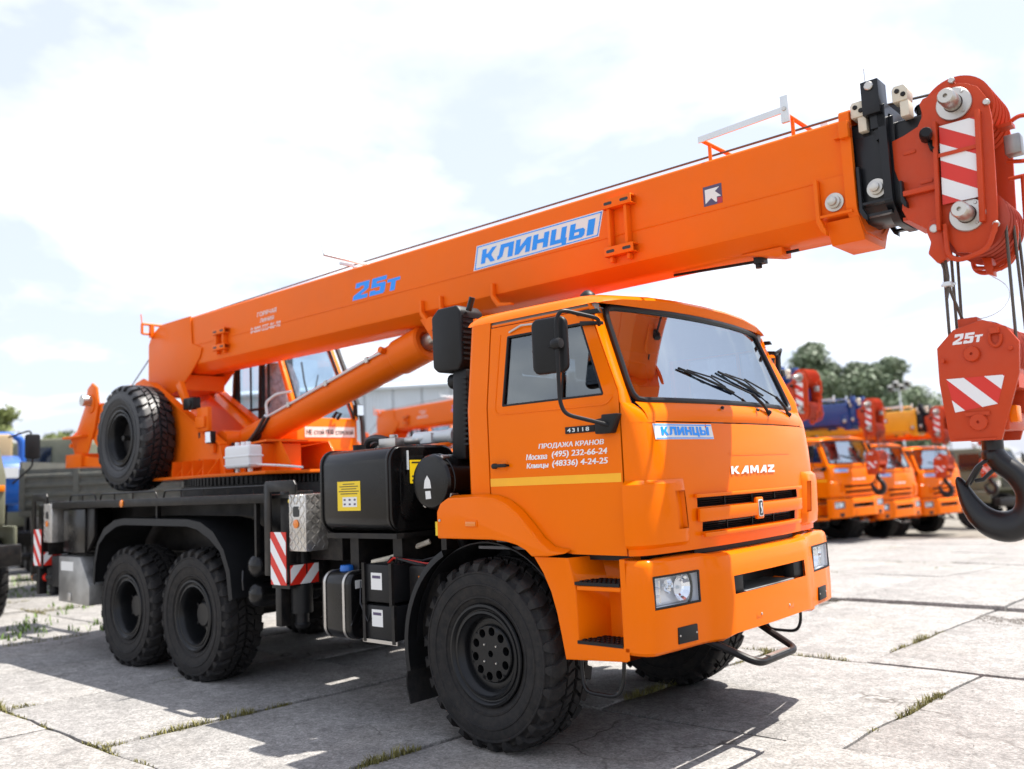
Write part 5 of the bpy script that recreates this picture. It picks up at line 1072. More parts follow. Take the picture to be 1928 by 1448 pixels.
# ------------------------------------------------------------------ lettering and brackets on the boom side
YS = -BY
P_ = [(0, 0), (1.285, 0), (1.325, .18), (.05, .205)]
m = M(); m.prism([(-.885, 3.405), (.385, 3.420), (.437, 3.605), (-.838, 3.605)], 'y', YS - .0012, YS - .0004); bd = m.build('badge', 'paper', boom)
for q in ([(-.872, 3.412), (.377, 3.427), (.375, 3.435), (-.868, 3.420)], [(-.828, 3.590), (.424, 3.590), (.426, 3.598), (-.830, 3.598)], [(-.872, 3.412), (-.862, 3.412), (-.820, 3.598), (-.830, 3.598)], [(.369, 3.427), (.379, 3.427), (.426, 3.598), (.416, 3.598)]):
    m = M(); m.prism(q, 'y', YS - .0024, YS - .0014); m.build('badge_border', 'blue', bd)
glyphs('КЛИНЦЫ', bd, 'blue', -.80, .365, 3.447, 3.562, .24, lambda x, z, d: Vector((x, YS - .0016 - d, z)))
def num25(parent, mtl, x0, z0, u, h, sh, frame_y):
    two = [(0, 0), (.95, 0), (.95, .24), (.46, .24), (.95, .52), (.95, 1), (.06, 1), (.06, .70), (.36, .70), (.36, .77), (.62, .77), (.62, .60), (0, .26)]
    five = [(0, 0), (.86, 0), (.95, .10), (.95, .58), (.86, .66), (.36, .66), (.36, .77), (.95, .77), (.95, 1), (.04, 1), (.04, .44), (.62, .44), (.62, .22), (.34, .22), (.34, .30), (0, .30)]
    te = [(.20, 0), (.50, 0), (.50, .52), (.74, .52), (.74, .70), (-.04, .70), (-.04, .52), (.20, .52)]
    for k, poly in enumerate((two, five, te)):
        m = M(); m.prism([(x0 + k * 1.08 * u + px * u + sh * pz * h, z0 + pz * h) for px, pz in poly], 'y', frame_y - .0014, frame_y - .0004); m.build('numeral', mtl, parent)
num25(boom, 'blue', -2.47, 3.425, .225, .155, .30, YS)
for t_, z, w, h in (('ГОРЯЧАЯ', 3.545, .36, .048), ('ЛИНИЯ', 3.473, .26, .040), ('8-800-555-86-90', 3.392, .56, .060)):
    text(t_, 'lettering', 'lettering_white', boom, 'side', (-3.93 + (.03 if z > 3.4 else 0), YS - .0005, z), w, h, shear=.12, bold=.0, heavy=.003)
m = M(); m.box(1.246, 1.382, YS - .0014, YS - .0004, 3.430, 3.562); lg = m.build('logo', 'purple', boom)
c0, c1 = 1.246, 3.430
m = M(); m.prism([(c0 + x * .136, c1 + z * .132) for x, z in ((.10, .84), (.88, .84), (.64, .66), (.95, .36), (.72, .36), (.72, .12), (.66, .10), (.42, .36), (.10, .12))], 'y', YS - .0024, YS - .0015); m.build('logo_arrow', 'paper', lg)
m = M(); m.box(c0 + .74 * .136, c0 + .136, YS - .0026, YS - .0015, c1, c1 + .30 * .132); m.build('logo_square', 'crimson', lg)
# ladder-like brackets for the jib
def jibbr(xa, xb, zt, zb_, hh, uprights=True):
    g = None
    for z in (zt, zb_):
        m = M(); dpt = .075
        m.box(xa, xb, YS - dpt, YS - dpt + .010, z - hh, z + hh); m.box(xa, xb, YS - dpt + .010, YS - .001, z + hh - .010, z + hh); m.box(xa, xb, YS - dpt + .010, YS - .001, z - hh, z - hh + .010)
        b = m.build('jib_bracket', 'boom', boom, bevel=.003)
        for f in (.22, .78):
            m = M(); x = xa + (xb - xa) * f; m.prism(rrect(x - .035, x + .035, z - .011, z + .011, .0105), 'y', YS - dpt - .0012, YS - dpt - .0004); m.build('slot', 'ink', b)
    if uprights:
        for x in (xa + .04, xb - .06):
            m = M(); m.box(x - .012, x + .012, YS - .06, YS - .001, zb_ + hh, zt - hh); m.build('bracket_upright', 'boom', boom, bevel=.003)
            m = M(); m.box(x - .012, x + .012, YS - .05, YS - .001, zb_ - hh - .04, zb_ - hh); m.build('bracket_foot', 'boom', boom, bevel=.003)
jibbr(.475, .72, 3.615, 3.268, .033); jibbr(-4.87, -4.62, 3.46, 3.285, .030)
for x in (-1.50, -1.26, -.66):   # ribs under the boom where the lift cylinder is anchored
    for sd in (-1, 1):
        m = M(); m.prism([(x - .012, 3.26), (x + .012, 3.26), (x + .012, 3.16), (x + .07, 3.09), (x + .20, 3.07), (x + .20, 3.05), (x + .05, 3.06), (x - .012, 3.14)], 'y', min(sd * .251, sd * .29), max(sd * .251, sd * .29)); m.build('boom_rib', 'boom', boom, bevel=.003)
m = M(); m.prism([(1.42, 3.092), (1.70, 3.092), (1.70, 3.035), (1.66, 3.035)], 'y', -.12, .02); rb = m.build('telescope_bracket', 'boom', boom, bevel=.004)
m = M(); m.cyl((.85, -.02, 3.078), (1.50, -.02, 3.050), .010, n=8); m.box(1.47, 1.54, -.05, .01, 3.03, 3.075); m.cyl((1.49, -.02, 3.005), (1.49, -.02, 3.04), .022, n=10); m.cyl((1.70, -.05, 3.062), (1.78, -.05, 3.062), .010, n=8); m.build('tension_rod', 'black', rb)
# rope guides on top
m = M(); m.box(-2.52, -2.46, -.20, .26, 3.743, 3.765); m.box(-2.52, -2.50, -.36, -.2, 3.765, 3.79); m.tube([(-2.50, -.55, 3.83), (-2.50, .25, 3.80)], .016, 6); m.tube([(-2.50, -.55, 3.83), (-2.52, -.56, 3.95)], .008, 5); m.build('rope_guide', 'galv', boom)
m = M(); m.box(-6.40, -6.34, -.30, -.26, 3.62, 3.78); m.tube([(-6.37, -.40, 3.78), (-6.37, .3, 3.78)], .018, 6); m.tube([(-6.37, -.40, 3.66), (-6.37, -.27, 3.66)], .016, 6); m.tube([(-6.37, -.40, 3.66), (-6.37, -.40, 3.78)], .018, 6); m.tube([(-6.37, -.40, 3.78), (-6.38, -.41, 3.90)], .007, 5); m.build('rope_guide', 'boom', boom)
for y in (-.31, .31):
    m = M(); m.prism([(1.27, 3.845), (1.865, 3.865), (1.865, 3.905), (1.27, 3.885)], 'y', y - .006, y + .006); m.build('guard_bar', 'galv', boom)
    m = M(); m.box(1.85, 1.90, y - .012, y + .012, 3.80, 3.97); bolt(m.build('guard_post', 'galv', boom, bevel=.003), (1.875, y - .012, 3.885), (0, -1, 0), .014, .008)
for x in (1.29, 1.87): m = M(); m.tube([(x, -.31, 3.86), (x, .31, 3.86)], .014, 6); m.tube([(x, -.2, 3.86), (x, -.2, 3.74)], .012, 6); m.build('guard_crossbar', 'boom', boom)
# hoist rope: winch - tail guide - along the boom - head sheave
m = M(); m.tube([(-8.02, -.04, 2.78), (-6.42, -.05, 3.72), (-6.30, -.05, 3.80), (-2.5, -.05, 3.845), (2.2, -.05, 3.835), (2.70, -.05, 3.80)], .0075, 6); m.build('hoist_rope', 'rope', crane)
# ------------------------------------------------------------------ lift cylinder
a = Vector((-4.72, 0, 2.235)); b = Vector((-1.72, 0, 2.955)); d = (b - a).normalized()
m = M(); m.cyl(a, b - d * .02, .150, n=40); m.lathe([(.150, -.40), (.168, -.38), (.168, -.02), (.150, 0), (.105, .0), (.10, -.02), (0, -.02)], b, d, 40); lc = m.build('lift_cylinder', 'boom', crane, ang=30)
m = M(); m.cyl(b - d * .03, b + d * .30, .075, n=24); m.build('piston_rod', 'pin', lc)
m = M(); m.lathe([(.14, -.10), (.14, .10)], b + d * .36, (0, 1, 0), 24); m.cyl(b + d * .36 + Vector((0, -.30, 0)), b + d * .36 + Vector((0, .30, 0)), .06, n=20); m.build('rod_eye', 'boom', lc)
m = M(); m.cyl(a + Vector((0, -.31, 0)), a + Vector((0, .31, 0)), .13, n=24); m.build('cylinder_foot', 'boom', lc)
off = Vector((0, -.152, .075)); m = M(); m.tube([a + d * .62 + off + Vector((0, .0, .03)), a + d * .66 + off, b - d * .62 + off, b - d * .50 + off * .95]
 , .013, 8); m.build('hydraulic_pipe', 'galv', lc)
for t in (.35, .60, .85): m = M(); p = a.lerp(b, t * .85 + .05) + off * .97; m.obox(p, d, (0, 1, 0), d.cross(Vector((0, 1, 0))), .02, .02, .026); m.build('pipe_clip', 'steel', lc)
m = M(); p = b - d * .46 + off * .95; m.cyl(p, p + Vector((0, -.05, .01)), .03, n=10); m.build('pipe_union', 'boom', lc)
for sd in (-1, 1): m = M(); m.prism([(-1.60, 3.12), (-1.0, 3.12), (-1.20, 2.90), (-1.44, 2.90)], 'y', sd * .19 - .014, sd * .19 + .014); m.build('cylinder_lug', 'boom', boom)
# ------------------------------------------------------------------ hook block hanging from the boom head
hook = empty('hook_block', (2.77, 0, 1.25))
tag(hook, 'big red hook block with black forged hook and white numerals hanging before the orange cab', 'hook block', 'hook blocks hanging from the cranes')
HO = Vector((2.77, 0, 1.25))
class HM(M):
    def build(s, *a, **k): s.v = [tuple(v3(p) - HO) for p in s.v]; return M.build(s, *a, **k)
PL = [(2.586, 2.310), (2.582, 2.117), (2.608, 1.794), (2.861, 1.790), (2.975, 2.132), (2.990, 2.298), (2.936, 2.385), (2.825, 2.436), (2.676, 2.400)]
plates = []
for sd in (-1, 1):
    m = HM(); m.prism(PL, 'y', sd * .20 - .014, sd * .20 + .014); plates.append(m.build('side_plate', 'red', hook, bevel=.005))
    for x, z, r in ((2.762, 2.257, .042), (2.762, 1.890, .045)):
        m = HM(); m.lathe([(r, 0), (r, .018), (r * .9, .024), (.008, .024), (.006, .012), (0, .012)], (x, sd * .214, z), (0, sd, 0), 28); m.build('axle_cap', 'red', plates[-1])
    for x, z in ((2.615, 2.235), (2.95, 2.265)):
        m = HM(); m.cyl((x, sd * .213, z), (x, sd * .24, z), .011, n=8); m.build('bolt', 'red', plates[-1])
    m = HM(); m.box(2.70, 2.82, sd * .222 - .006, sd * .222 + .006, 1.925, 1.945); m.build('keeper_plate', 'red', plates[-1])
    m = HM(); m.box(2.63, 2.84, sd * .218 - .004, sd * .218 + .004, 1.793, 1.803); m.build('weld_bead', 'red', plates[-1])
def hshift(o):
    for c in [o] + list(o.children): c.data.transform(Matrix.Translation(-HO))
hshift(striped('warning_band', plates[0], [(0, .185), (.03, .0), (.242, .030), (.287, .18), (.283, .195)][:4], 'side', (2.620, -.2145, 1.950), .185, .47, -1.0, .155, .002))
n0 = len(plates[0].children); num25(plates[0], 'lettering_white', 2.668, 2.318, .050, .056, .28, -.2142)
for c in plates[0].children:
    if c.name.startswith('numeral'): c.data.transform(Matrix.Translation(-HO))
m = HM(); m.tube([(2.882 + .028 * math.cos(R(t)), -.225, 2.330 + .045 * math.sin(R(t))) for t in range(-215, 36, 18)], .009, 8); m.box(2.86, 2.905, -.24, -.20, 2.352, 2.382); m.build('lifting_eye', 'red', plates[0])
for k, y in enumerate((-.155, -.10, -.05, .0, .05, .10, .155)):
    m = HM(); m.lathe([(.03, -.022), (.16, -.016), (.185, -.021), (.165, -.005), (.165, .005), (.185, .021), (.16, .016), (.03, .022)], (2.80, y, 2.25), (0, 1, 0), 40); m.build('sheave', 'ropegroove', hook, ang=30)
m = HM(); m.cyl((2.762, -.21, 2.257), (2.762, .21, 2.257), .035, n=16); m.build('axle', 'pin', hook)
m = HM(); m.box(2.64, 2.90, -.19, .19, 1.84, 1.94); m.build('trunnion', 'red', hook, bevel=.01)
m = HM(); m.box(2.862, 2.90, -.17, -.08, 2.02, 2.10); m.box(2.862, 2.935, -.16, -.06, 1.88, 1.97); m.build('rope_guard', 'cab', hook, bevel=.006)
m = HM(); m.box(2.60, 2.96, -.17, .17, 2.06, 2.075); m.box(2.94, 2.96, -.17, .17, 2.075, 2.28); m.build('guard_plate', 'red', hook)
m = HM(); m.box(2.68, 2.78, -.12, -.02, 2.40, 2.47); m.build('dead_end_lug', 'red', hook, bevel=.006)
# forged hook: tapering round section swept along its spine, tip thin, saddle thick
m = HM(); m.cyl((2.765, 0, 1.72), (2.765, 0, 1.87), .055, n=24); m.lathe([(.055, 0), (.062, -.02), (.06, -.05)], (2.765, 0, 1.74), (0, 0, 1), 24); m.build('shank', 'hook', hook)
spine = [((2.765, 1.72), .058, .058), ((2.80, 1.665), .060, .060), ((2.868, 1.60), .062, .060), ((2.912, 1.52), .066, .062), ((2.918, 1.44), .072, .066), ((2.885, 1.365), .078, .070), ((2.815, 1.325), .084, .074), ((2.735, 1.335), .080, .070), ((2.668, 1.385), .068, .062), ((2.625, 1.455), .052, .052), ((2.598, 1.525), .036, .040), ((2.578, 1.578), .022, .028), ((2.570, 1.600), .006, .008)]
# smooth resample
def cr_(p, t):
    n = len(p) - 1; i = min(int(t), n - 1); f = t - i
    g = lambda k: p[max(0, min(n, k))]
    return tuple(.5 * ((2 * b) + (c - a) * f + (2 * a - 5 * b + 4 * c - d_) * f * f + (3 * b - a - 3 * c + d_) * f ** 3) for a, b, c, d_ in zip(g(i - 1), g(i), g(i + 1), g(i + 2)))
flat = [(x, z, a_, b_) for (x, z), a_, b_ in spine]; rs = [cr_(flat, (len(flat) - 1) * k / 60) for k in range(61)]
rings = []
for k, (x, z, a_, b_) in enumerate(rs):
    p0 = rs[max(0, k - 1)]; p1 = rs[min(60, k + 1)]; t = Vector((p1[0] - p0[0], 0, p1[1] - p0[1])).normalized(); nrm = Vector((0, 1, 0)).cross(t)
    ring = []
    for i in range(22):
        an = 2 * math.pi * i / 22; c_, s_ = math.cos(an), math.sin(an)
        w_ = b_ * (1 - .22 * c_)      # rounded triangle: broad inside, narrow outside
        ring.append(Vector((x, 0, z)) + nrm * a_ * c_ * (1) + Vector((0, 1, 0)) * w_ * s_)
    rings.append(ring)
m = HM(); m.loft(rings); m.build('forged_hook', 'hook', hook, ang=50)
m = HM(); m.tube(smooth_path([(2.755, -.03, 1.695), (2.69, -.035, 1.66), (2.625, -.03, 1.56), (2.615, 0, 1.545), (2.625, .03, 1.56), (2.69, .035, 1.66)], .03, 4), .011, 8); m.tube([(2.755, 0, 1.63), (2.70, 0, 1.58), (2.66, 0, 1.575)], .012, 8); m.build('safety_latch', 'hook', hook)
# falls of rope between head and block
for (xa, ya, za), (xb, yb, zb) in (((2.655, -.165, 2.96), (2.64, -.155, 2.27)), ((2.975, -.165, 2.93), (2.965, -.155, 2.27)), ((2.985, -.03, 2.95), (2.975, .05, 2.27)), ((2.66, -.03, 2.96), (2.64, .0, 2.27)), ((2.66, .10, 2.96), (2.64, .10, 2.27)), ((2.98, .10, 2.95), (2.975, .155, 2.27))):
    m = HM(); m.tube([(xa, ya, za), (xb, yb, zb)], .0085, 6); m.build('rope_fall', 'rope', hook)
m = HM(); m.tube([(2.648, -.20, 2.80), (2.668, -.19, 2.70), (2.672, -.16, 2.62), (2.70, -.07, 2.45)], .0085, 6); m.tube([(2.672, -.205, 2.79), (2.676, -.20, 2.70), (2.668, -.20, 2.62), (2.662, -.21, 2.58)], .0085, 6); m.build('dead_end_rope', 'rope', hook)
m = HM(); m.box(2.650, 2.692, -.225, -.165, 2.645, 2.670); m.cyl((2.635, -.19, 2.657), (2.71, -.19, 2.657), .008, n=8); m.build('rope_clamp', 'galv', hook, bevel=.004)
m = HM(); m.tube(bez((2.845, .02, 2.70), (2.99, -.02, 2.60), (2.89, -.05, 2.50), 10) + bez((2.89, -.05, 2.50), (2.82, -.06, 2.45), (2.73, -.06, 2.47), 6)[1:], .0022, 5); m.build('limit_switch_cable', 'galv', hook)
# ================================================================== ground
def sm(t): t = max(0, min(1, t)); return t * t * (3 - 2 * t)
def zg(x, y):
    z = -.035 * max(0, y - 6.5) * sm((y - 6.5) / 3) if y < 40 else -1.17
    z += (.40 + .035 * max(0, y - 6.5)) * sm((-7.0 - x) / 2.5) * sm((y - 6) / 3) * (1 - sm((y - 13.2) / 2.0)) * .62
    return z
def concrete_mat(name, col, far=False):
    m, nt, b = _nt(name); L = nt.links; N = nt.nodes
    geo = N.new('ShaderNodeNewGeometry'); pos = geo.outputs['Position']
    def noise_(scale, det=6, rough=.6, dist=0):
        n = N.new('ShaderNodeTexNoise'); n.inputs['Scale'].default_value = scale; n.inputs['Detail'].default_value = det; n.inputs['Roughness'].default_value = rough; n.inputs['Distortion'].default_value = dist; L.new(pos, n.inputs['Vector']); return n.outputs['Fac']
    def ramp(src, a, b_, lo=0, hi=1):
        r_ = N.new('ShaderNodeMapRange'); r_.inputs[1].default_value = a; r_.inputs[2].default_value = b_; r_.inputs[3].default_value = lo; r_.inputs[4].default_value = hi; L.new(src, r_.inputs[0]); return r_.outputs[0]
    def mix(f, a, c, mode='MIX'):
        x = N.new('ShaderNodeMixRGB'); x.blend_type = mode
        if isinstance(f, float): x.inputs[0].default_value = f
        else: L.new(f, x.inputs[0])
        for i, s in ((1, a), (2, c)):
            if isinstance(s, tuple): x.inputs[i].default_value = (*s, 1)
            else: L.new(s, x.inputs[i])
        return x.outputs[0]
    base = mix(ramp(noise_(.9, 8, .65), .3, .7), tuple(c * .84 for c in col), tuple(min(1, c * 1.12) for c in col))
    oi = N.new('ShaderNodeObjectInfo'); base = mix(ramp(oi.outputs['Random'], 0, 1, 0, .30), base, (.27, .26, .25))      # slab to slab
    base = mix(ramp(noise_(4.5, 8, .72, .4), .46, .70, 0, .70), base, tuple(c * .58 for c in col))                           # stains
    base = mix(ramp(noise_(.35, 4, .5), .55, .72, 0, .45), base, (.31, .272, .22))                                               # blown dust
    v = N.new('ShaderNodeTexVoronoi'); v.inputs['Scale'].default_value = 95; L.new(pos, v.inputs['Vector'])
    base = mix(ramp(v.outputs['Distance'], .0, .25, .75, 0), base, (.085, .075, .07))                                            # aggregate
    v2 = N.new('ShaderNodeTexVoronoi'); v2.inputs['Scale'].default_value = 41; L.new(pos, v2.inputs['Vector'])
    base = mix(ramp(v2.outputs['Distance'], .0, .18, .5, 0), base, (.34, .27, .225))
    for sc, am in ((80, .28), (28, .15), (9, .08)):                                                                            # grain: every pebble its own tone
        vg = N.new('ShaderNodeTexVoronoi'); vg.inputs['Scale'].default_value = sc; L.new(pos, vg.inputs['Vector']); sg = N.new('ShaderNodeSeparateColor'); L.new(vg.outputs['Color'], sg.inputs[0])
        rg_ = ramp(sg.outputs[0], 0, 1, 1 - am, 1 + am * .75); cb = N.new('ShaderNodeCombineColor'); [L.new(rg_, cb.inputs[i]) for i in range(3)]; base = mix(1.0, base, cb.outputs[0], 'MULTIPLY')
    vc = N.new('ShaderNodeTexVoronoi'); vc.feature = 'DISTANCE_TO_EDGE'; vc.inputs['Scale'].default_value = .42; 
    nd = N.new('ShaderNodeTexNoise'); nd.inputs['Scale'].default_value = 2.5; nd.inputs['Detail'].default_value = 6; L.new(pos, nd.inputs['Vector'])
    ad = N.new('ShaderNodeVectorMath'); ad.operation = 'MULTIPLY_ADD'; ad.inputs[1].default_value = (.5, .5, .5); L.new(nd.outputs['Color'], ad.inputs[0]); L.new(pos, ad.inputs[2]); L.new(ad.outputs[0], vc.inputs['Vector'])
    crack = ramp(vc.outputs['Distance'], .0, .006, 1, 0); base = mix(N_mul(nt, crack, ramp(noise_(.6, 3), .52, .60)), base, (.09, .08, .07))
    L.new(base, b.inputs['Base Color']); S(b, 'Roughness', .88); S(b, 'Specular IOR Level', .25)
    bp = N.new('ShaderNodeBump'); bp.inputs['Strength'].default_value = .8; bp.inputs['Distance'].default_value = .008
    add = N.new('ShaderNodeMath'); add.operation = 'ADD'; L.new(noise_(38, 8, .75), add.inputs[0]); L.new(noise_(6, 5, .6), add.inputs[1]); L.new(add.outputs[0], bp.inputs['Height']); L.new(bp.outputs[0], b.inputs['Normal'])
    return m
def N_mul(nt, a, b):
    x = nt.nodes.new('ShaderNodeMath'); x.operation = 'MULTIPLY'; nt.links.new(a, x.inputs[0]); nt.links.new(b, x.inputs[1]); return x.outputs[0]
MT['concrete'] = concrete_mat('yard_concrete', (.325, .312, .298))
MT['soil'] = mat('dry_soil', (.20, .18, .15), .95, var=.3, vscale=2.2, bump=.9, bscale=35, dust=.4, dcol=(.21, .19, .155))
xs = [-1500, -400, -120, -60, -34] + [-24 + i * 1.0 for i in range(45)] + [26, 40, 80, 200, 600, 1500]
ys = [-1500, -300, -60, -20] + [-10 + i * 1.0 for i in range(50)] + [45, 60, 100, 250, 800, 2200]
m = M(); m.grid([[(x, y, zg(x, y) - .045) for x in xs] for y in ys]); ground = m.build('ground', 'soil', None, ang=60); tag(ground, kind='structure')
# slabs: rows along x, three metres long across, each a piece of the ground
def in_view(x, y, z=0, mg=420):
    d = Vector((x, y, z)) - CAM; dz = d.dot(fwd)
    if dz < .6: return False
    px = 964 + 1667.6 * d.dot(r2) / dz; py = 724 - 1667.6 * d.dot(u2) / dz
    return -mg - 1200 / dz < px < 1928 + mg + 1200 / dz and py < 1448 + mg + 900 / dz
rowb = [-8.65, -5.65, -2.66, -.02, 2.40, 5.66, 8.7, 11.7, 14.7, 17.7, 20.7, 23.7, 26.7]; rowo = [.2, .6, -.33, .0, .89, .97, 1.02, .1, .8, .4, 1.2, .6]
slab_spots = []
rng = random.Random(3)
for r_ in range(len(rowb) - 1):
    y0, y1 = rowb[r_], rowb[r_ + 1]
    for k in range(-14, 10):
        x0 = rowo[r_] + k * 1.772; x1 = x0 + 1.772; cx, cy = (x0 + x1) / 2 + .07 * ((y0 + y1) / 2), (y0 + y1) / 2
        dist = math.hypot(cx - CAM.x, cy - CAM.y)
        if dist < 27 and any(in_view(x + .07 * y, y) for x in (x0, x1, (x0 + x1) / 2) for y in (y0, y1, cy)): slab_spots.append((dist, x0, x1, y0, y1, r_))
slab_spots.sort(); slab_spots = slab_spots[:290]
JOINTS = []
def jit(x, y, s=.022): return (x + s * noise.noise((x * 3.1, y * 3.1, 1.7)), y + s * noise.noise((x * 3.1, y * 3.1, 8.2)))
for dist, x0, x1, y0, y1, r_ in slab_spots:
    g = .006 + .011 * rng.random(); lift = rng.uniform(-.008, .010)
    if y0 > 5.6: lift += .052
    if 1.0 < x0 < 1.2 and r_ == 5: lift -= .035
    tx, ty = rng.uniform(-.006, .006), rng.uniform(-.004, .004)
    # wavy outline
    pts = []
    n = 10 if dist < 14 else 3
    for (ax, ay, bx, by) in ((x0 + g, y0 + g, x1 - g, y0 + g), (x1 - g, y0 + g, x1 - g, y1 - g), (x1 - g, y1 - g, x0 + g, y1 - g), (x0 + g, y1 - g, x0 + g, y0 + g)):
        for i in range(n):
            t = i / n; x, y = ax + (bx - ax) * t, ay + (by - ay) * t; jx, jy = jit(x, y, .030); pts.append((jx + .07 * jy, jy))
    cx = sum(p[0] for p in pts) / len(pts); cy = sum(p[1] for p in pts) / len(pts)
    m = M(); k = len(pts); zt = lambda x, y: zg(x, y) + lift + tx * (x - cx) + ty * (y - cy)
    ring0 = [(x, y, zt(x, y) - .11) for x, y in pts]; ring1 = [(x, y, zt(x, y) - .007 + .005 * noise.noise((x * 9, y * 9, 0))) for x, y in pts]
    ring2 = [(x + (cx - x) * .012, y + (cy - y) * .012, zt(x, y)) for x, y in pts]
    m.loft([ring0, ring1, ring2], False, True)
    m.build('concrete_slab', 'concrete', ground, ang=50)
    if dist < 22: JOINTS.append(((x0 + .07 * y0, y0), (x0 + .07 * y1, y1))); JOINTS.append(((x0 + .07 * y0, y0), (x1 + .07 * y0, y0)))
# weeds in the joints
MT['weed'] = mat('weed_leaf', (.17, .155, .045), .75, var=.5, vscale=6); MT['grass'] = mat('grass_blade', (.12, .20, .03), .7, var=.4, vscale=3)
def blades(name, pts, hmin, hmax, mt, seed, w=.006, spread=.02):
    rg = random.Random(seed); m = M()
    for x, y, s in pts:
        for _ in range(rg.randint(2, 5)):
            a = rg.uniform(0, 6.28); h = rg.uniform(hmin, hmax) * s; bx, by = x + rg.gauss(0, spread), y + rg.gauss(0, spread); z = zg(bx, by) - .02; ln = rg.uniform(.2, .9) * h; ww = w * rg.uniform(.6, 1.4)
            dx, dy = math.cos(a), math.sin(a); o = len(m.v)
            m.v += [(bx - dy * ww, by + dx * ww, z), (bx + dy * ww, by - dx * ww, z), (bx + dx * ln * .4 + dy * ww * .8, by + dy * ln * .4 - dx * ww * .8, z + h * .65), (bx + dx * ln * .4 - dy * ww * .8, by + dy * ln * .4 + dx * ww * .8, z + h * .65), (bx + dx * ln, by + dy * ln, z + h)]
            m.f += [(o, o + 1, o + 2, o + 3), (o + 3, o + 2, o + 4)]
    return m.build(name, mt, None, ang=80, weld=1e-6)
rg = random.Random(11); wp = []
for (ax, ay), (bx, by) in JOINTS:
    L_ = math.hypot(bx - ax, by - ay); n = int(L_ / .008)
    for i in range(n):
        t = rg.random(); x, y = ax + (bx - ax) * t, ay + (by - ay) * t
        d_ = noise.noise((x * .75, y * .75, 3.3)) + .45 * noise.noise((x * 3.2, y * 3.2, 5.1))
        under = (-7 < x < 1.2 and -1.0 < y < 1.2); near = math.hypot(x - CAM.x, y - CAM.y)
        th = -.14 if x < -.3 else .06
        if d_ > th + (.25 if under else 0) and rg.random() < (1.0 if near < 10 else .35): wp.append((x + rg.gauss(0, .008), y + rg.gauss(0, .008), .5 + .9 * min(1, (d_ - th) * 2)))
wd = blades('joint_weeds', wp, .024, .075, 'weed', 5, .0035, .016); tag(wd, 'small dry weeds growing in the joints between the concrete slabs', 'weeds', kind='stuff')
gp = []
for _ in range(2600):
    x, y = rg.uniform(-26, -7), rg.uniform(-1.5, 7)
    if noise.noise((x * .45, y * .45, 9.0)) > .12 and not (-7.6 < x): gp.append((x, y, 1))
for _ in range(1600):
    x, y = rg.uniform(-4, 6), rg.uniform(9, 20)
    if noise.noise((x * .6, y * .9, 2.0)) > .30: gp.append((x, y, .8))
gr = blades('grass_tufts', gp, .05, .13, 'grass', 6, .012, .05); tag(gr, 'patches of short green grass between the parked vehicles', 'grass', kind='stuff')
# loose gravel by the raised slab edge and pebbles on the yard
m = M(); rg = random.Random(21)
def stone(m, x, y, s, z=None):
    z = zg(x, y) if z is None else z; o = len(m.v); q = [(1, 0, 0), (-1, 0, 0), (0, 1, 0), (0, -1, 0), (0, 0, 1), (0, 0, -.6)]
    m.v += [(x + a * s * rg.uniform(.6, 1.2), y + b * s * rg.uniform(.6, 1.2), z + c * s * .6 + s * .25) for a, b, c in q]
    m.f += [(o + i, o + j, o + 4) for i, j in ((0, 2), (2, 1), (1, 3), (3, 0))] + [(o + j, o + i, o + 5) for i, j in ((0, 2), (2, 1), (1, 3), (3, 0))]
for _ in range(2200):
    t = rg.random(); x = -.6 + 3.2 * t + rg.gauss(0, .15); y = 5.50 - abs(rg.gauss(0, .20)) - (.35 * max(0, x - .6) if x < 1.6 else .3); stone(m, x, y, rg.uniform(.006, .020))
for _ in range(1200):
    x, y = rg.uniform(-6, 4), rg.uniform(-4, 6); stone(m, x, y, rg.uniform(.002, .007))
gv = m.build('gravel', mat('grey_gravel', (.17, .155, .14), .9, var=.5, vscale=40), None, ang=10, weld=1e-6); tag(gv, 'loose grey gravel strewn along the raised slab edge', 'gravel', kind='stuff')
# ================================================================== background
def kids(o, table): return table.get(o, [])
TABLE = {}
for o in list(COL.objects):
    if o.parent: TABLE.setdefault(o.parent, []).append(o)
SKIP = ('bolt', 'print_line', 'sticker', 'seat', 'steering', 'dashboard', 'cable', 'hose', 'weld_seam', 'washer_jet', 'lozenge', 'gear_teeth', 'wound_rope', 'drive_shaft', 'level_gauge', 'latch', 'pipe_clip', 'seam', 'clip', 'emblem', 'leaf_spring')
BOOMN = ('boom', 'boom_head', 'hoist_rope', 'lift_cylinder')
def copy_tree(o, parent=None, remap=None, shift=None):
    c = o.copy(); COL.objects.link(c)
    for k in ('label', 'category', 'group'):
        if k in c: del c[k]
    c.parent = parent
    if parent is not None: c.matrix_parent_inverse = o.matrix_parent_inverse
    if shift and o.name.split('.')[0] in BOOMN: c.location = c.location + Vector((shift, 0, 0))
    if remap and c.type == 'MESH':
        for sl in c.material_slots:
            if sl.material and sl.material.name in remap: nm = remap[sl.material.name]; sl.link = 'OBJECT'; sl.material = nm
    for ch in TABLE.get(o, []):
        if ch.name.split('.')[0].startswith(SKIP): continue
        copy_tree(ch, c, remap if remap and (ch.name.split('.')[0] in ('boom',) or o.name.split('.')[0].startswith('boom') or o.name.split('.')[0] == 'boom') else ({'_': 0, **remap} if False else (remap if o is not crane else None)), shift if o is crane else None)
    return c
NAVY = mat('boom_navy_paint', (.012, .045, .20), .4, coat=.2, var=.05); YEL = mat('boom_yellow_paint', (.80, .36, .012), .4, coat=.2, var=.05); BOOMM = 'boom_orange_paint'; BLK = 'boom_section_black'
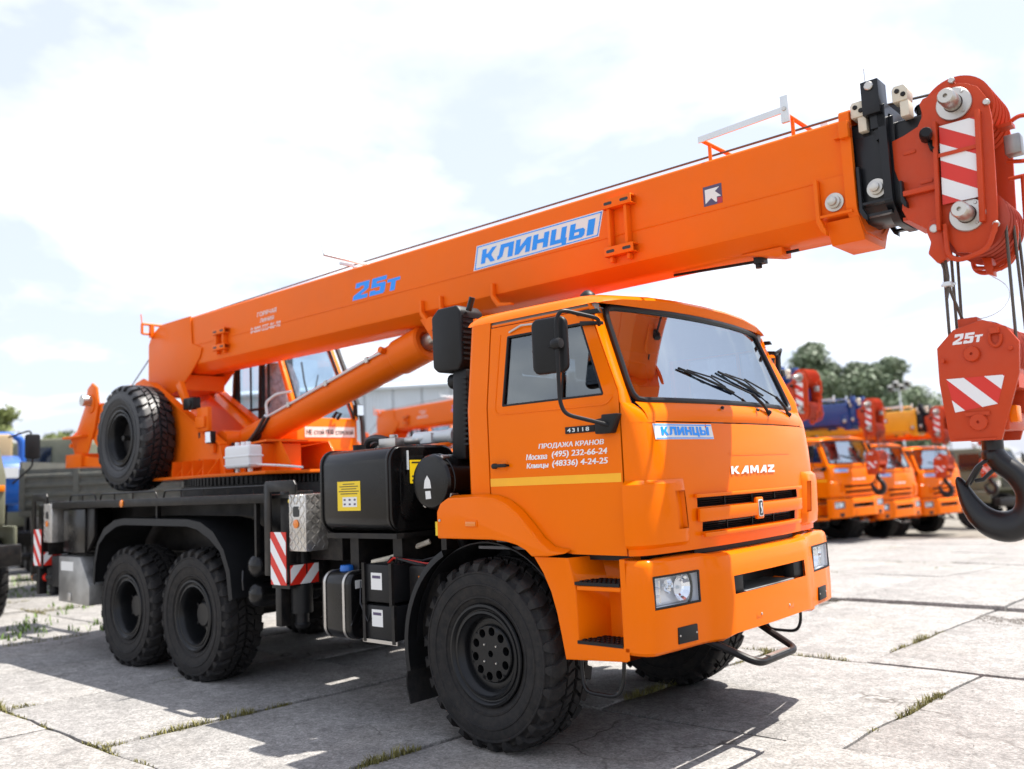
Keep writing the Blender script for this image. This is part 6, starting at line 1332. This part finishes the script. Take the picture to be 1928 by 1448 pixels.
def background_crane(loc, deg, label, remap=None, shift=None, hooklabel=None):
    r_ = copy_tree(crane, None, remap, shift); r_.location = loc; r_.rotation_euler = (0, 0, R(deg)); tag(r_, label, 'truck crane', 'orange truck cranes on the yard')
    if hooklabel:
        h = copy_tree(hook); p = Matrix.Rotation(R(deg), 3, 'Z') @ (HO + Vector((shift or 0, 0, 0))) + Vector(loc); h.location = p; h.rotation_euler = (0, 0, R(deg)); tag(h, hooklabel, 'hook block', 'hook blocks hanging from the cranes')
    return r_
background_crane((-6.28, 18.88, -.40), -10, 'orange truck crane with navy boom sections, nearest complete cab behind the big hook', {BOOMM: NAVY, BLK: NAVY}, -.90, 'red hook block hanging before the orange cab under the navy boom')
background_crane((-6.14, 21.60, -.60), -8, 'orange truck crane with yellow boom and black section, middle of the row at right', {BOOMM: YEL}, -.15, 'red hook block hanging from the yellow boom of the middle background crane')
background_crane((-5.90, 25.19, -.70), -13, 'orange truck crane farthest in the row, half hidden by the big hook block', None, 0, 'red hook block of the farthest crane in the row, hidden behind the big block')
background_crane((-5.95, 12.20, -.20), -12, 'truck crane with navy boom and red head just behind the foreground windscreen', {BOOMM: NAVY, BLK: NAVY}, 0)
background_crane((-10.5, 11.12, .16), -10, 'truck crane with plain orange boom seen behind the black oil tank', None, 0)
# ------------------------------------------------------------------ olive army lorry with dropside body (built once, copied)
MT['olive'] = mat('olive_paint', (.13, .135, .085), .55, var=.15, vscale=2, dust=.15); MT['bedgrey'] = mat('dropside_grey_green', (.085, .090, .080), .6, var=.15, vscale=2, dust=.2)
MT['darkglass'] = mat('lorry_glass', (.012, .016, .02), .06, coat=.3)
lorry = empty('army_lorry')
m = M(); m.prism([(-1.6, 1.35), (.25, 1.35), (.30, 2.05), (-.02, 2.85), (-.2, 2.92), (-1.5, 2.92), (-1.6, 2.8)], 'y', -1.08, 1.08)
m.v = [(x, y * (1 - .08 * max(0, (z - 2.05)) / .8), z) for x, y, z in m.v]; cabL = m.build('cab', 'olive', lorry, bevel=.05, seg=3)
m = M(); m.slab([(.292, -.94, 2.10), (.292, .94, 2.10), (.02, .88, 2.76), (.02, -.88, 2.76)], (.012, 0, .005)); m.build('windscreen', 'darkglass', cabL)
m = M(); m.slab([(.276, -.96, 2.08), (.276, .96, 2.08), (.0, .90, 2.79), (.0, -.90, 2.79)], (.012, 0, .005)); m.build('windscreen_seal', 'seal', cabL)
for sd in (-1, 1):
    m = M(); m.slab([(-.95, sd * 1.082, 2.12), (.02, sd * 1.082, 2.12), (-.2, sd * 1.02, 2.72), (-.95, sd * 1.02, 2.72)], (0, sd * .008, 0)); m.build('side_window', 'darkglass', cabL)
    m = M(); m.cyl((.30, sd * .85, 1.62), (.34, sd * .85, 1.62), .12, n=20); m.build('headlight', 'chrome', cabL)
    m = M(); m.box(.26, .32, sd * 1.0 - .05, sd * 1.0 + .05, 1.84, 1.93); m.build('indicator', 'amber', cabL, bevel=.01)
    m = M(); m.tube(smooth_path([(.05, sd * 1.15, 2.62), (.15, sd * 1.42, 2.72), (.15, sd * 1.45, 2.2), (.1, sd * 1.2, 1.95)], .06), .014, 6); a_ = m.build('mirror_arm', 'blackplastic', cabL); m = M(); m.prism(rrect(-.10, .10, -.18, .18, .04), 'x', -.03, .03); m.v = [(x + .16, y + sd * 1.44, z + 2.48) for x, y, z in m.v]; m.build('mirror', 'blackplastic', lorry, bevel=.015)
    m = M(); m.box(-.80, .2, min(sd * 1.19, sd * 1.25), max(sd * 1.19, sd * 1.25), .95, 1.35); m.build('fender', 'olive', lorry, bevel=.03)
m = M(); m.box(.28, .52, -1.22, 1.22, .80, 1.10); m.build('bumper', 'black', lorry, bevel=.02)
for k in range(6): m = M(); m.box(.30, .325, -.55, .55, 1.46 + k * .07, 1.49 + k * .07); m.build('grille_bar', 'black', cabL)
m = M(); m.lathe([(.05, 0), (.09, .02), (.11, .10), (.08, .19), (0, .21)], (-.4, -.85, 2.93), (0, 0, 1), 18); m.build('search_lamp', 'galv', lorry)
for sd in (-1, 1):
    m = M(); m.box(-7.0, .2, sd * .4 - .05, sd * .4 + .05, .85, 1.1); m.build('frame_rail', 'black', lorry)
    # dropside: panel with pressed ribs and posts
    m = M(); m.box(-6.9, -1.9, sd * 1.22 - .012, sd * 1.22 + .012, 1.55, 2.25); dp_ = m.build('dropside', 'bedgrey', lorry)
    for k in range(4): m = M(); z = 1.63 + k * .165; m.prism([(sd * 1.232, z - .045), (sd * 1.262, z - .025), (sd * 1.262, z + .025), (sd * 1.232, z + .045)], 'x', -6.85, -1.95); m.build('rib', 'bedgrey', dp_)
    for k in range(6): m = M(); x = -6.85 + k * .98; m.box(x - .05, x + .05, min(sd * 1.23, sd * 1.275), max(sd * 1.23, sd * 1.275), 1.53, 2.27); m.build('post', 'bedgrey', dp_)
    m = M(); m.box(-6.9, -1.9, sd * 1.245 - .03, sd * 1.245 + .03, 1.42, 1.52); m.build('bed_rail', 'bedgrey', lorry)
    for x in (-4.3, -2.6): m = M(); m.cyl((x, sd * 1.27, 1.47), (x, sd * 1.29, 1.47), .04, n=12); m.build('side_reflector', 'amber', lorry)
    for x in (-.55, -4.3, -5.6): w_ = inst('wheel', RIM_R, lorry, Matrix.Translation((x, sd * 1.0, .585)) @ Matrix.Rotation(math.pi if sd > 0 else 0, 4, 'Z')); inst('tyre', TYRE_ME, w_)
m = M(); m.box(-6.9, -1.9, -1.2, 1.2, 1.40, 1.56); m.build('bed', 'bedgrey', lorry); m = M(); m.box(-1.92, -1.88, -1.22, 1.22, 1.55, 2.4); m.build('headboard', 'bedgrey', lorry); m = M(); m.box(-6.92, -6.88, -1.22, 1.22, 1.55, 2.25); m.build('tailboard', 'bedgrey', lorry)
for x in (-.55, -4.3, -5.6): m = M(); m.cyl((x, -.85, .585), (x, .85, .585), .09, n=12); m.build('axle', 'black', lorry)
TABLE.clear()
for o in list(COL.objects):
    if o.parent: TABLE.setdefault(o.parent, []).append(o)
lorry.location = (-10.05, -1.82, 0); lorry.rotation_euler = (0, 0, R(-4)); tag(lorry, 'olive lorry cut by the left edge, black bumper and side mirror showing', 'lorry', 'olive lorries')
SKIP = ()
tl = empty('dropside_trailer', (-15.53, .355, 0), R(221)); TRP = ('dropside', 'bed', 'bed_rail', 'headboard', 'tailboard', 'frame_rail', 'side_reflector', 'wheel', 'axle')
for ch in TABLE[lorry]:
    nm_ = ch.name.split('.')[0]
    if nm_ in TRP and not (nm_ in ('wheel',) and ch.location.x > -2) and not (nm_ == 'axle' and max(v.co.x for v in ch.data.vertices) > -2): copy_tree(ch, tl)
tag(tl, 'grey ribbed dropside trailer behind the rear deck and spare wheel', 'trailer')
for loc, dg_, lb in (((-21.5, 4.0, .0), 218, 'olive lorry with glazed cab rising behind the grey dropside'), ((-4.4, 31.0, -.85), -14, 'olive lorry far right, seen through the big black hook')):
    c_ = copy_tree(lorry); c_.location = loc; c_.scale = (1.12,) * 3 if loc[0] < -20 else (1, 1, 1); c_.rotation_euler = (0, 0, R(dg_)); tag(c_, lb, 'lorry', 'olive lorries')
# small blue tractor
tr = empty('tractor', (-18.1, 1.75, 0), R(-17)); tr.scale = (1.12, 1.12, 1.12)
MT['trblue'] = mat('tractor_blue', (.008, .10, .42), .4, coat=.2)
m = M(); m.prism([(-.2, 1.5), (1.6, 1.45), (1.65, 2.0), (1.5, 2.25), (-.2, 2.45)], 'y', -.5, .5); tb_ = m.build('bonnet', 'trblue', tr, bevel=.06, seg=3)
m = M(); m.box(.1, 1.5, -.512, -.503, 1.98, 2.16); m.build('side_band', 'paper', tb_); m = M(); m.box(1.652, 1.67, -.42, .42, 1.95, 2.15); m.build('front_band', 'paper', tb_)
m = M(); m.box(-1.6, -.2, -.7, .7, 1.3, 1.7); m.build('body', 'trblue', tr, bevel=.05); m = M(); m.tube(smooth_path([(-1.5, -.6, 1.6), (-1.5, -.6, 2.95), (-1.5, .6, 2.95), (-1.5, .6, 1.6)], .25, 6), .08, 10); m.build('roll_bar', 'trblue', tr)
m = M(); m.prism(rrect(-.4, .4, 2.3, 2.95, .1), 'x', -1.2, -1.0); m.build('seat', mat('tan_seat', (.45, .33, .18), .8), tr, bevel=.05)
for sd in (-1, 1):
    for x, r_ in ((1.1, .45), (-1.1, .78)): m = M(); m.lathe([(r_ * .5, -.16), (r_ * .9, -.18), (r_, -.13), (r_, .13), (r_ * .9, .18), (r_ * .5, .16), (0, .1)], (x, sd * .85, r_), (0, 1, 0), 28); m.build('wheel', 'rubber', tr)
m = M(); m.cyl((1.1, -.85, .45), (1.1, .85, .45), .07, n=10); m.cyl((-1.1, -.85, .78), (-1.1, .85, .78), .1, n=10); m.box(-1.3, 1.3, -.25, .25, .6, 1.5); m.build('chassis', 'black', tr)
tag(tr, 'small blue tractor with white band between the left lorry and the grey trailer', 'tractor')
# ------------------------------------------------------------------ warehouse
wh = empty('warehouse', (-39.5, 36, 0), R(36))
MT['sheet'] = mat('grey_blue_sheeting', (.56, .63, .69), .5, var=.08, vscale=.25, dust=.1); MT['sheet2'] = mat('pale_blue_sheeting', (.62, .71, .77), .5, var=.08, vscale=.3)
bw = []
for k in range(18):
    x = -17 + k * 2.0; m = M(); n = 8; mt_ = 'sheet' if x < 2.5 else 'sheet2'
    prof = []
    for i in range(n): a = x + .02 + i * .245; prof += [(a, 0), (a + .06, -.05), (a + .14, -.05), (a + .20, 0)]
    top = 8.15 if x < 2.5 else 7.75
    m.grid([[(px_, py_, 0) for px_, py_ in prof], [(px_, py_, top) for px_, py_ in prof]]); m.build('wall_panel', mt_, wh)
for x0, x1, zt in ((-17.2, 2.98, 8.15), (3.02, 19.2, 7.75)):
    m = M(); m.prism([(-.5, zt), (-.5, zt + .18), (8, zt + 1.3), (16, zt + .18), (16, zt)], 'x', x0, x1); m.build('roof', 'sheet', wh)
    m = M(); m.box(x0, x1, .1, 15.9, -1.5, zt - .02); m.build('shell', 'sheet', wh)
for k in range(4): m = M(); x = -15 + k * 9; m.box(x, x + 3.2, -.10, -.06, 1.5, 3.6); w_ = m.build('window', 'darkglass', wh); m = M(); m.box(x - .1, x + 3.3, -.06, -.055, 1.4, 3.7); m.build('frame', 'paper', w_)
tag(wh, 'long pale blue-grey sheet-clad warehouse behind the oil tank', 'warehouse')
# ------------------------------------------------------------------ trees: trunk, limbs and leaf clumps
MT['bark'] = mat('bark', (.10, .075, .055), .9, var=.3, bump=.6, bscale=20)
def leaf_mat(nm, c): 
    m_ = mat(nm, c, .6, var=.35, vscale=.7); b_ = m_.node_tree.nodes['Principled BSDF']; S(b_, 'Transmission Weight', 0.0); return m_
MT['leaf_a'] = leaf_mat('poplar_leaf', (.115, .155, .085)); MT['leaf_b'] = leaf_mat('willow_leaf', (.135, .18, .10)); MT['leaf_c'] = leaf_mat('bush_leaf', (.15, .18, .05))
def tree(name, x, y, h, rad, mt, label, cat, seed, n=4200, group=None, leaf=.16, low=.3, base=None):
    rg = random.Random(seed); z0 = zg(x, y) - .1 if base is None else base; t = empty(name, (x, y, z0)); m = M()
    top = Vector((rg.uniform(-.4, .4), rg.uniform(-.4, .4), h * .88)); tr_ = [Vector((0, 0, 0)), Vector((rg.uniform(-.2, .2), rg.uniform(-.2, .2), h * .35)), top]
    rad0 = max(.06, h * .022); rings = []
    for i in range(9):
        f = i / 8; p = tr_[0] * (1 - f) ** 2 + tr_[1] * 2 * f * (1 - f) + tr_[2] * f * f; rings.append(m.ring(p, (0, 0, 1), rad0 * (1 - .9 * f) + .01, 8))
    m.loft(rings); cl = []
    for i in range(15):
        f = rg.uniform(low, .97); a = rg.uniform(0, 6.28); p = tr_[0] * (1 - f) ** 2 + tr_[1] * 2 * f * (1 - f) + tr_[2] * f * f
        ex = rad * (1.05 - .75 * max(0, (f - .45) / .55)) * rg.uniform(.55, 1.05); e = p + Vector((math.cos(a) * ex, math.sin(a) * ex, ex * rg.uniform(.15, .6)))
        m.tube([p, p.lerp(e, .5) + Vector((0, 0, .06 * ex)), e], rad0 * .22, 5)
        for q in (.45, .75, 1.0): cl.append((p.lerp(e, q), rad * rg.uniform(.20, .40)))
    for _ in range(5): cl.append((top + Vector((rg.gauss(0, .3), rg.gauss(0, .3), rg.uniform(-.5, .12 * h * .5))), rad * rg.uniform(.15, .26)))
    m.build('trunk', 'bark', t); m = M(); per = n // len(cl)
    for c_, r_ in cl:
        for _ in range(per):
            d = Vector((rg.gauss(0, 1), rg.gauss(0, 1), rg.gauss(0, 1))).normalized() * r_ * rg.uniform(.35, 1.12) ** .8; p = c_ + Vector((d.x, d.y, d.z * .72)); s = leaf * rg.uniform(.6, 1.4)
            nrm = (d.normalized() + Vector((rg.gauss(0, .6), rg.gauss(0, .6), rg.gauss(0, .6)))).normalized(); a = nrm.orthogonal().normalized(); b = nrm.cross(a); o = len(m.v); an = rg.uniform(0, 6.28); a, b = a * math.cos(an) + b * math.sin(an), b * math.cos(an) - a * math.sin(an)
            m.v += [tuple(p - a * s), tuple(p + b * s * .45), tuple(p + a * s), tuple(p - b * s * .45)]; m.f.append((o, o + 1, o + 2, o + 3))
    m.build('crown', mt, t, weld=1e-6, ang=180); tag(t, label, cat, group); return t
G_ = 'trees behind the yard'
tree('tree', -23.8, 62.5, 13.0, 4.2, 'leaf_a', 'tallest leafy tree, leftmost above the navy boom', 'tree', 31, 22000, G_, .20)
tree('tree', -21.4, 64.8, 11.2, 4.4, 'leaf_a', 'rounded leafy tree, middle one above the yellow boom', 'tree', 32, 22000, G_, .20)
tree('tree', -19.4, 65.4, 11.4, 3.8, 'leaf_b', 'leafy tree beside the floodlight mast, right of the group', 'tree', 33, 18000, G_, .20)
tree('tree', -26.4, 66.0, 9.4, 3.0, 'leaf_b', 'low tree half hidden behind the foreground windscreen edge', 'tree', 34, 12000, G_, .20)
tree('shrub', -61, 16.6, 8.6, 3.4, 'leaf_c', 'yellow-green bush at far left edge behind the lorry mirror', 'bush', 41, 4000, 'bushes far left', .22, .1)
tree('shrub', -58.6, 20.0, 6.9, 3.2, 'leaf_c', 'yellow-green bush above the olive cab, left of the winch', 'bush', 42, 4000, 'bushes far left', .22, .1)
tree('shrub', -57.0, 25.0, 6.0, 3.4, 'leaf_c', 'low bush hidden mostly behind the spare wheel', 'bush', 43, 3500, 'bushes far left', .22, .1)
# floodlight mast
fm = empty('floodlight_mast', (-16.0, 56.7, zg(-16, 56.7)))
m = M(); m.cyl((0, 0, 0), (0, 0, 8.0), .09, .05, 12); m.build('mast', 'galv', fm)
for k in range(4):
    m = M(); m.obox((-.55 + .37 * k, -.05, 7.85 + .25 * (k % 2)), (1, 0, 0), (0, .85, .5), (0, -.5, .85), .17, .14, .20); fl_ = m.build('floodlight', 'alubox', fm, bevel=.03); m = M(); m.obox((-.55 + .37 * k, -.21, 7.85 - .06 + .25 * (k % 2)), (1, 0, 0), (0, .85, .5), (0, -.5, .85), .14, .01, .16); m.build('lens', 'darkglass', fl_)
m = M(); m.box(-.7, .7, -.03, .03, 7.7, 7.76); m.build('crossbar', 'galv', fm); tag(fm, 'grey floodlight mast rising right of the trees', 'floodlight')
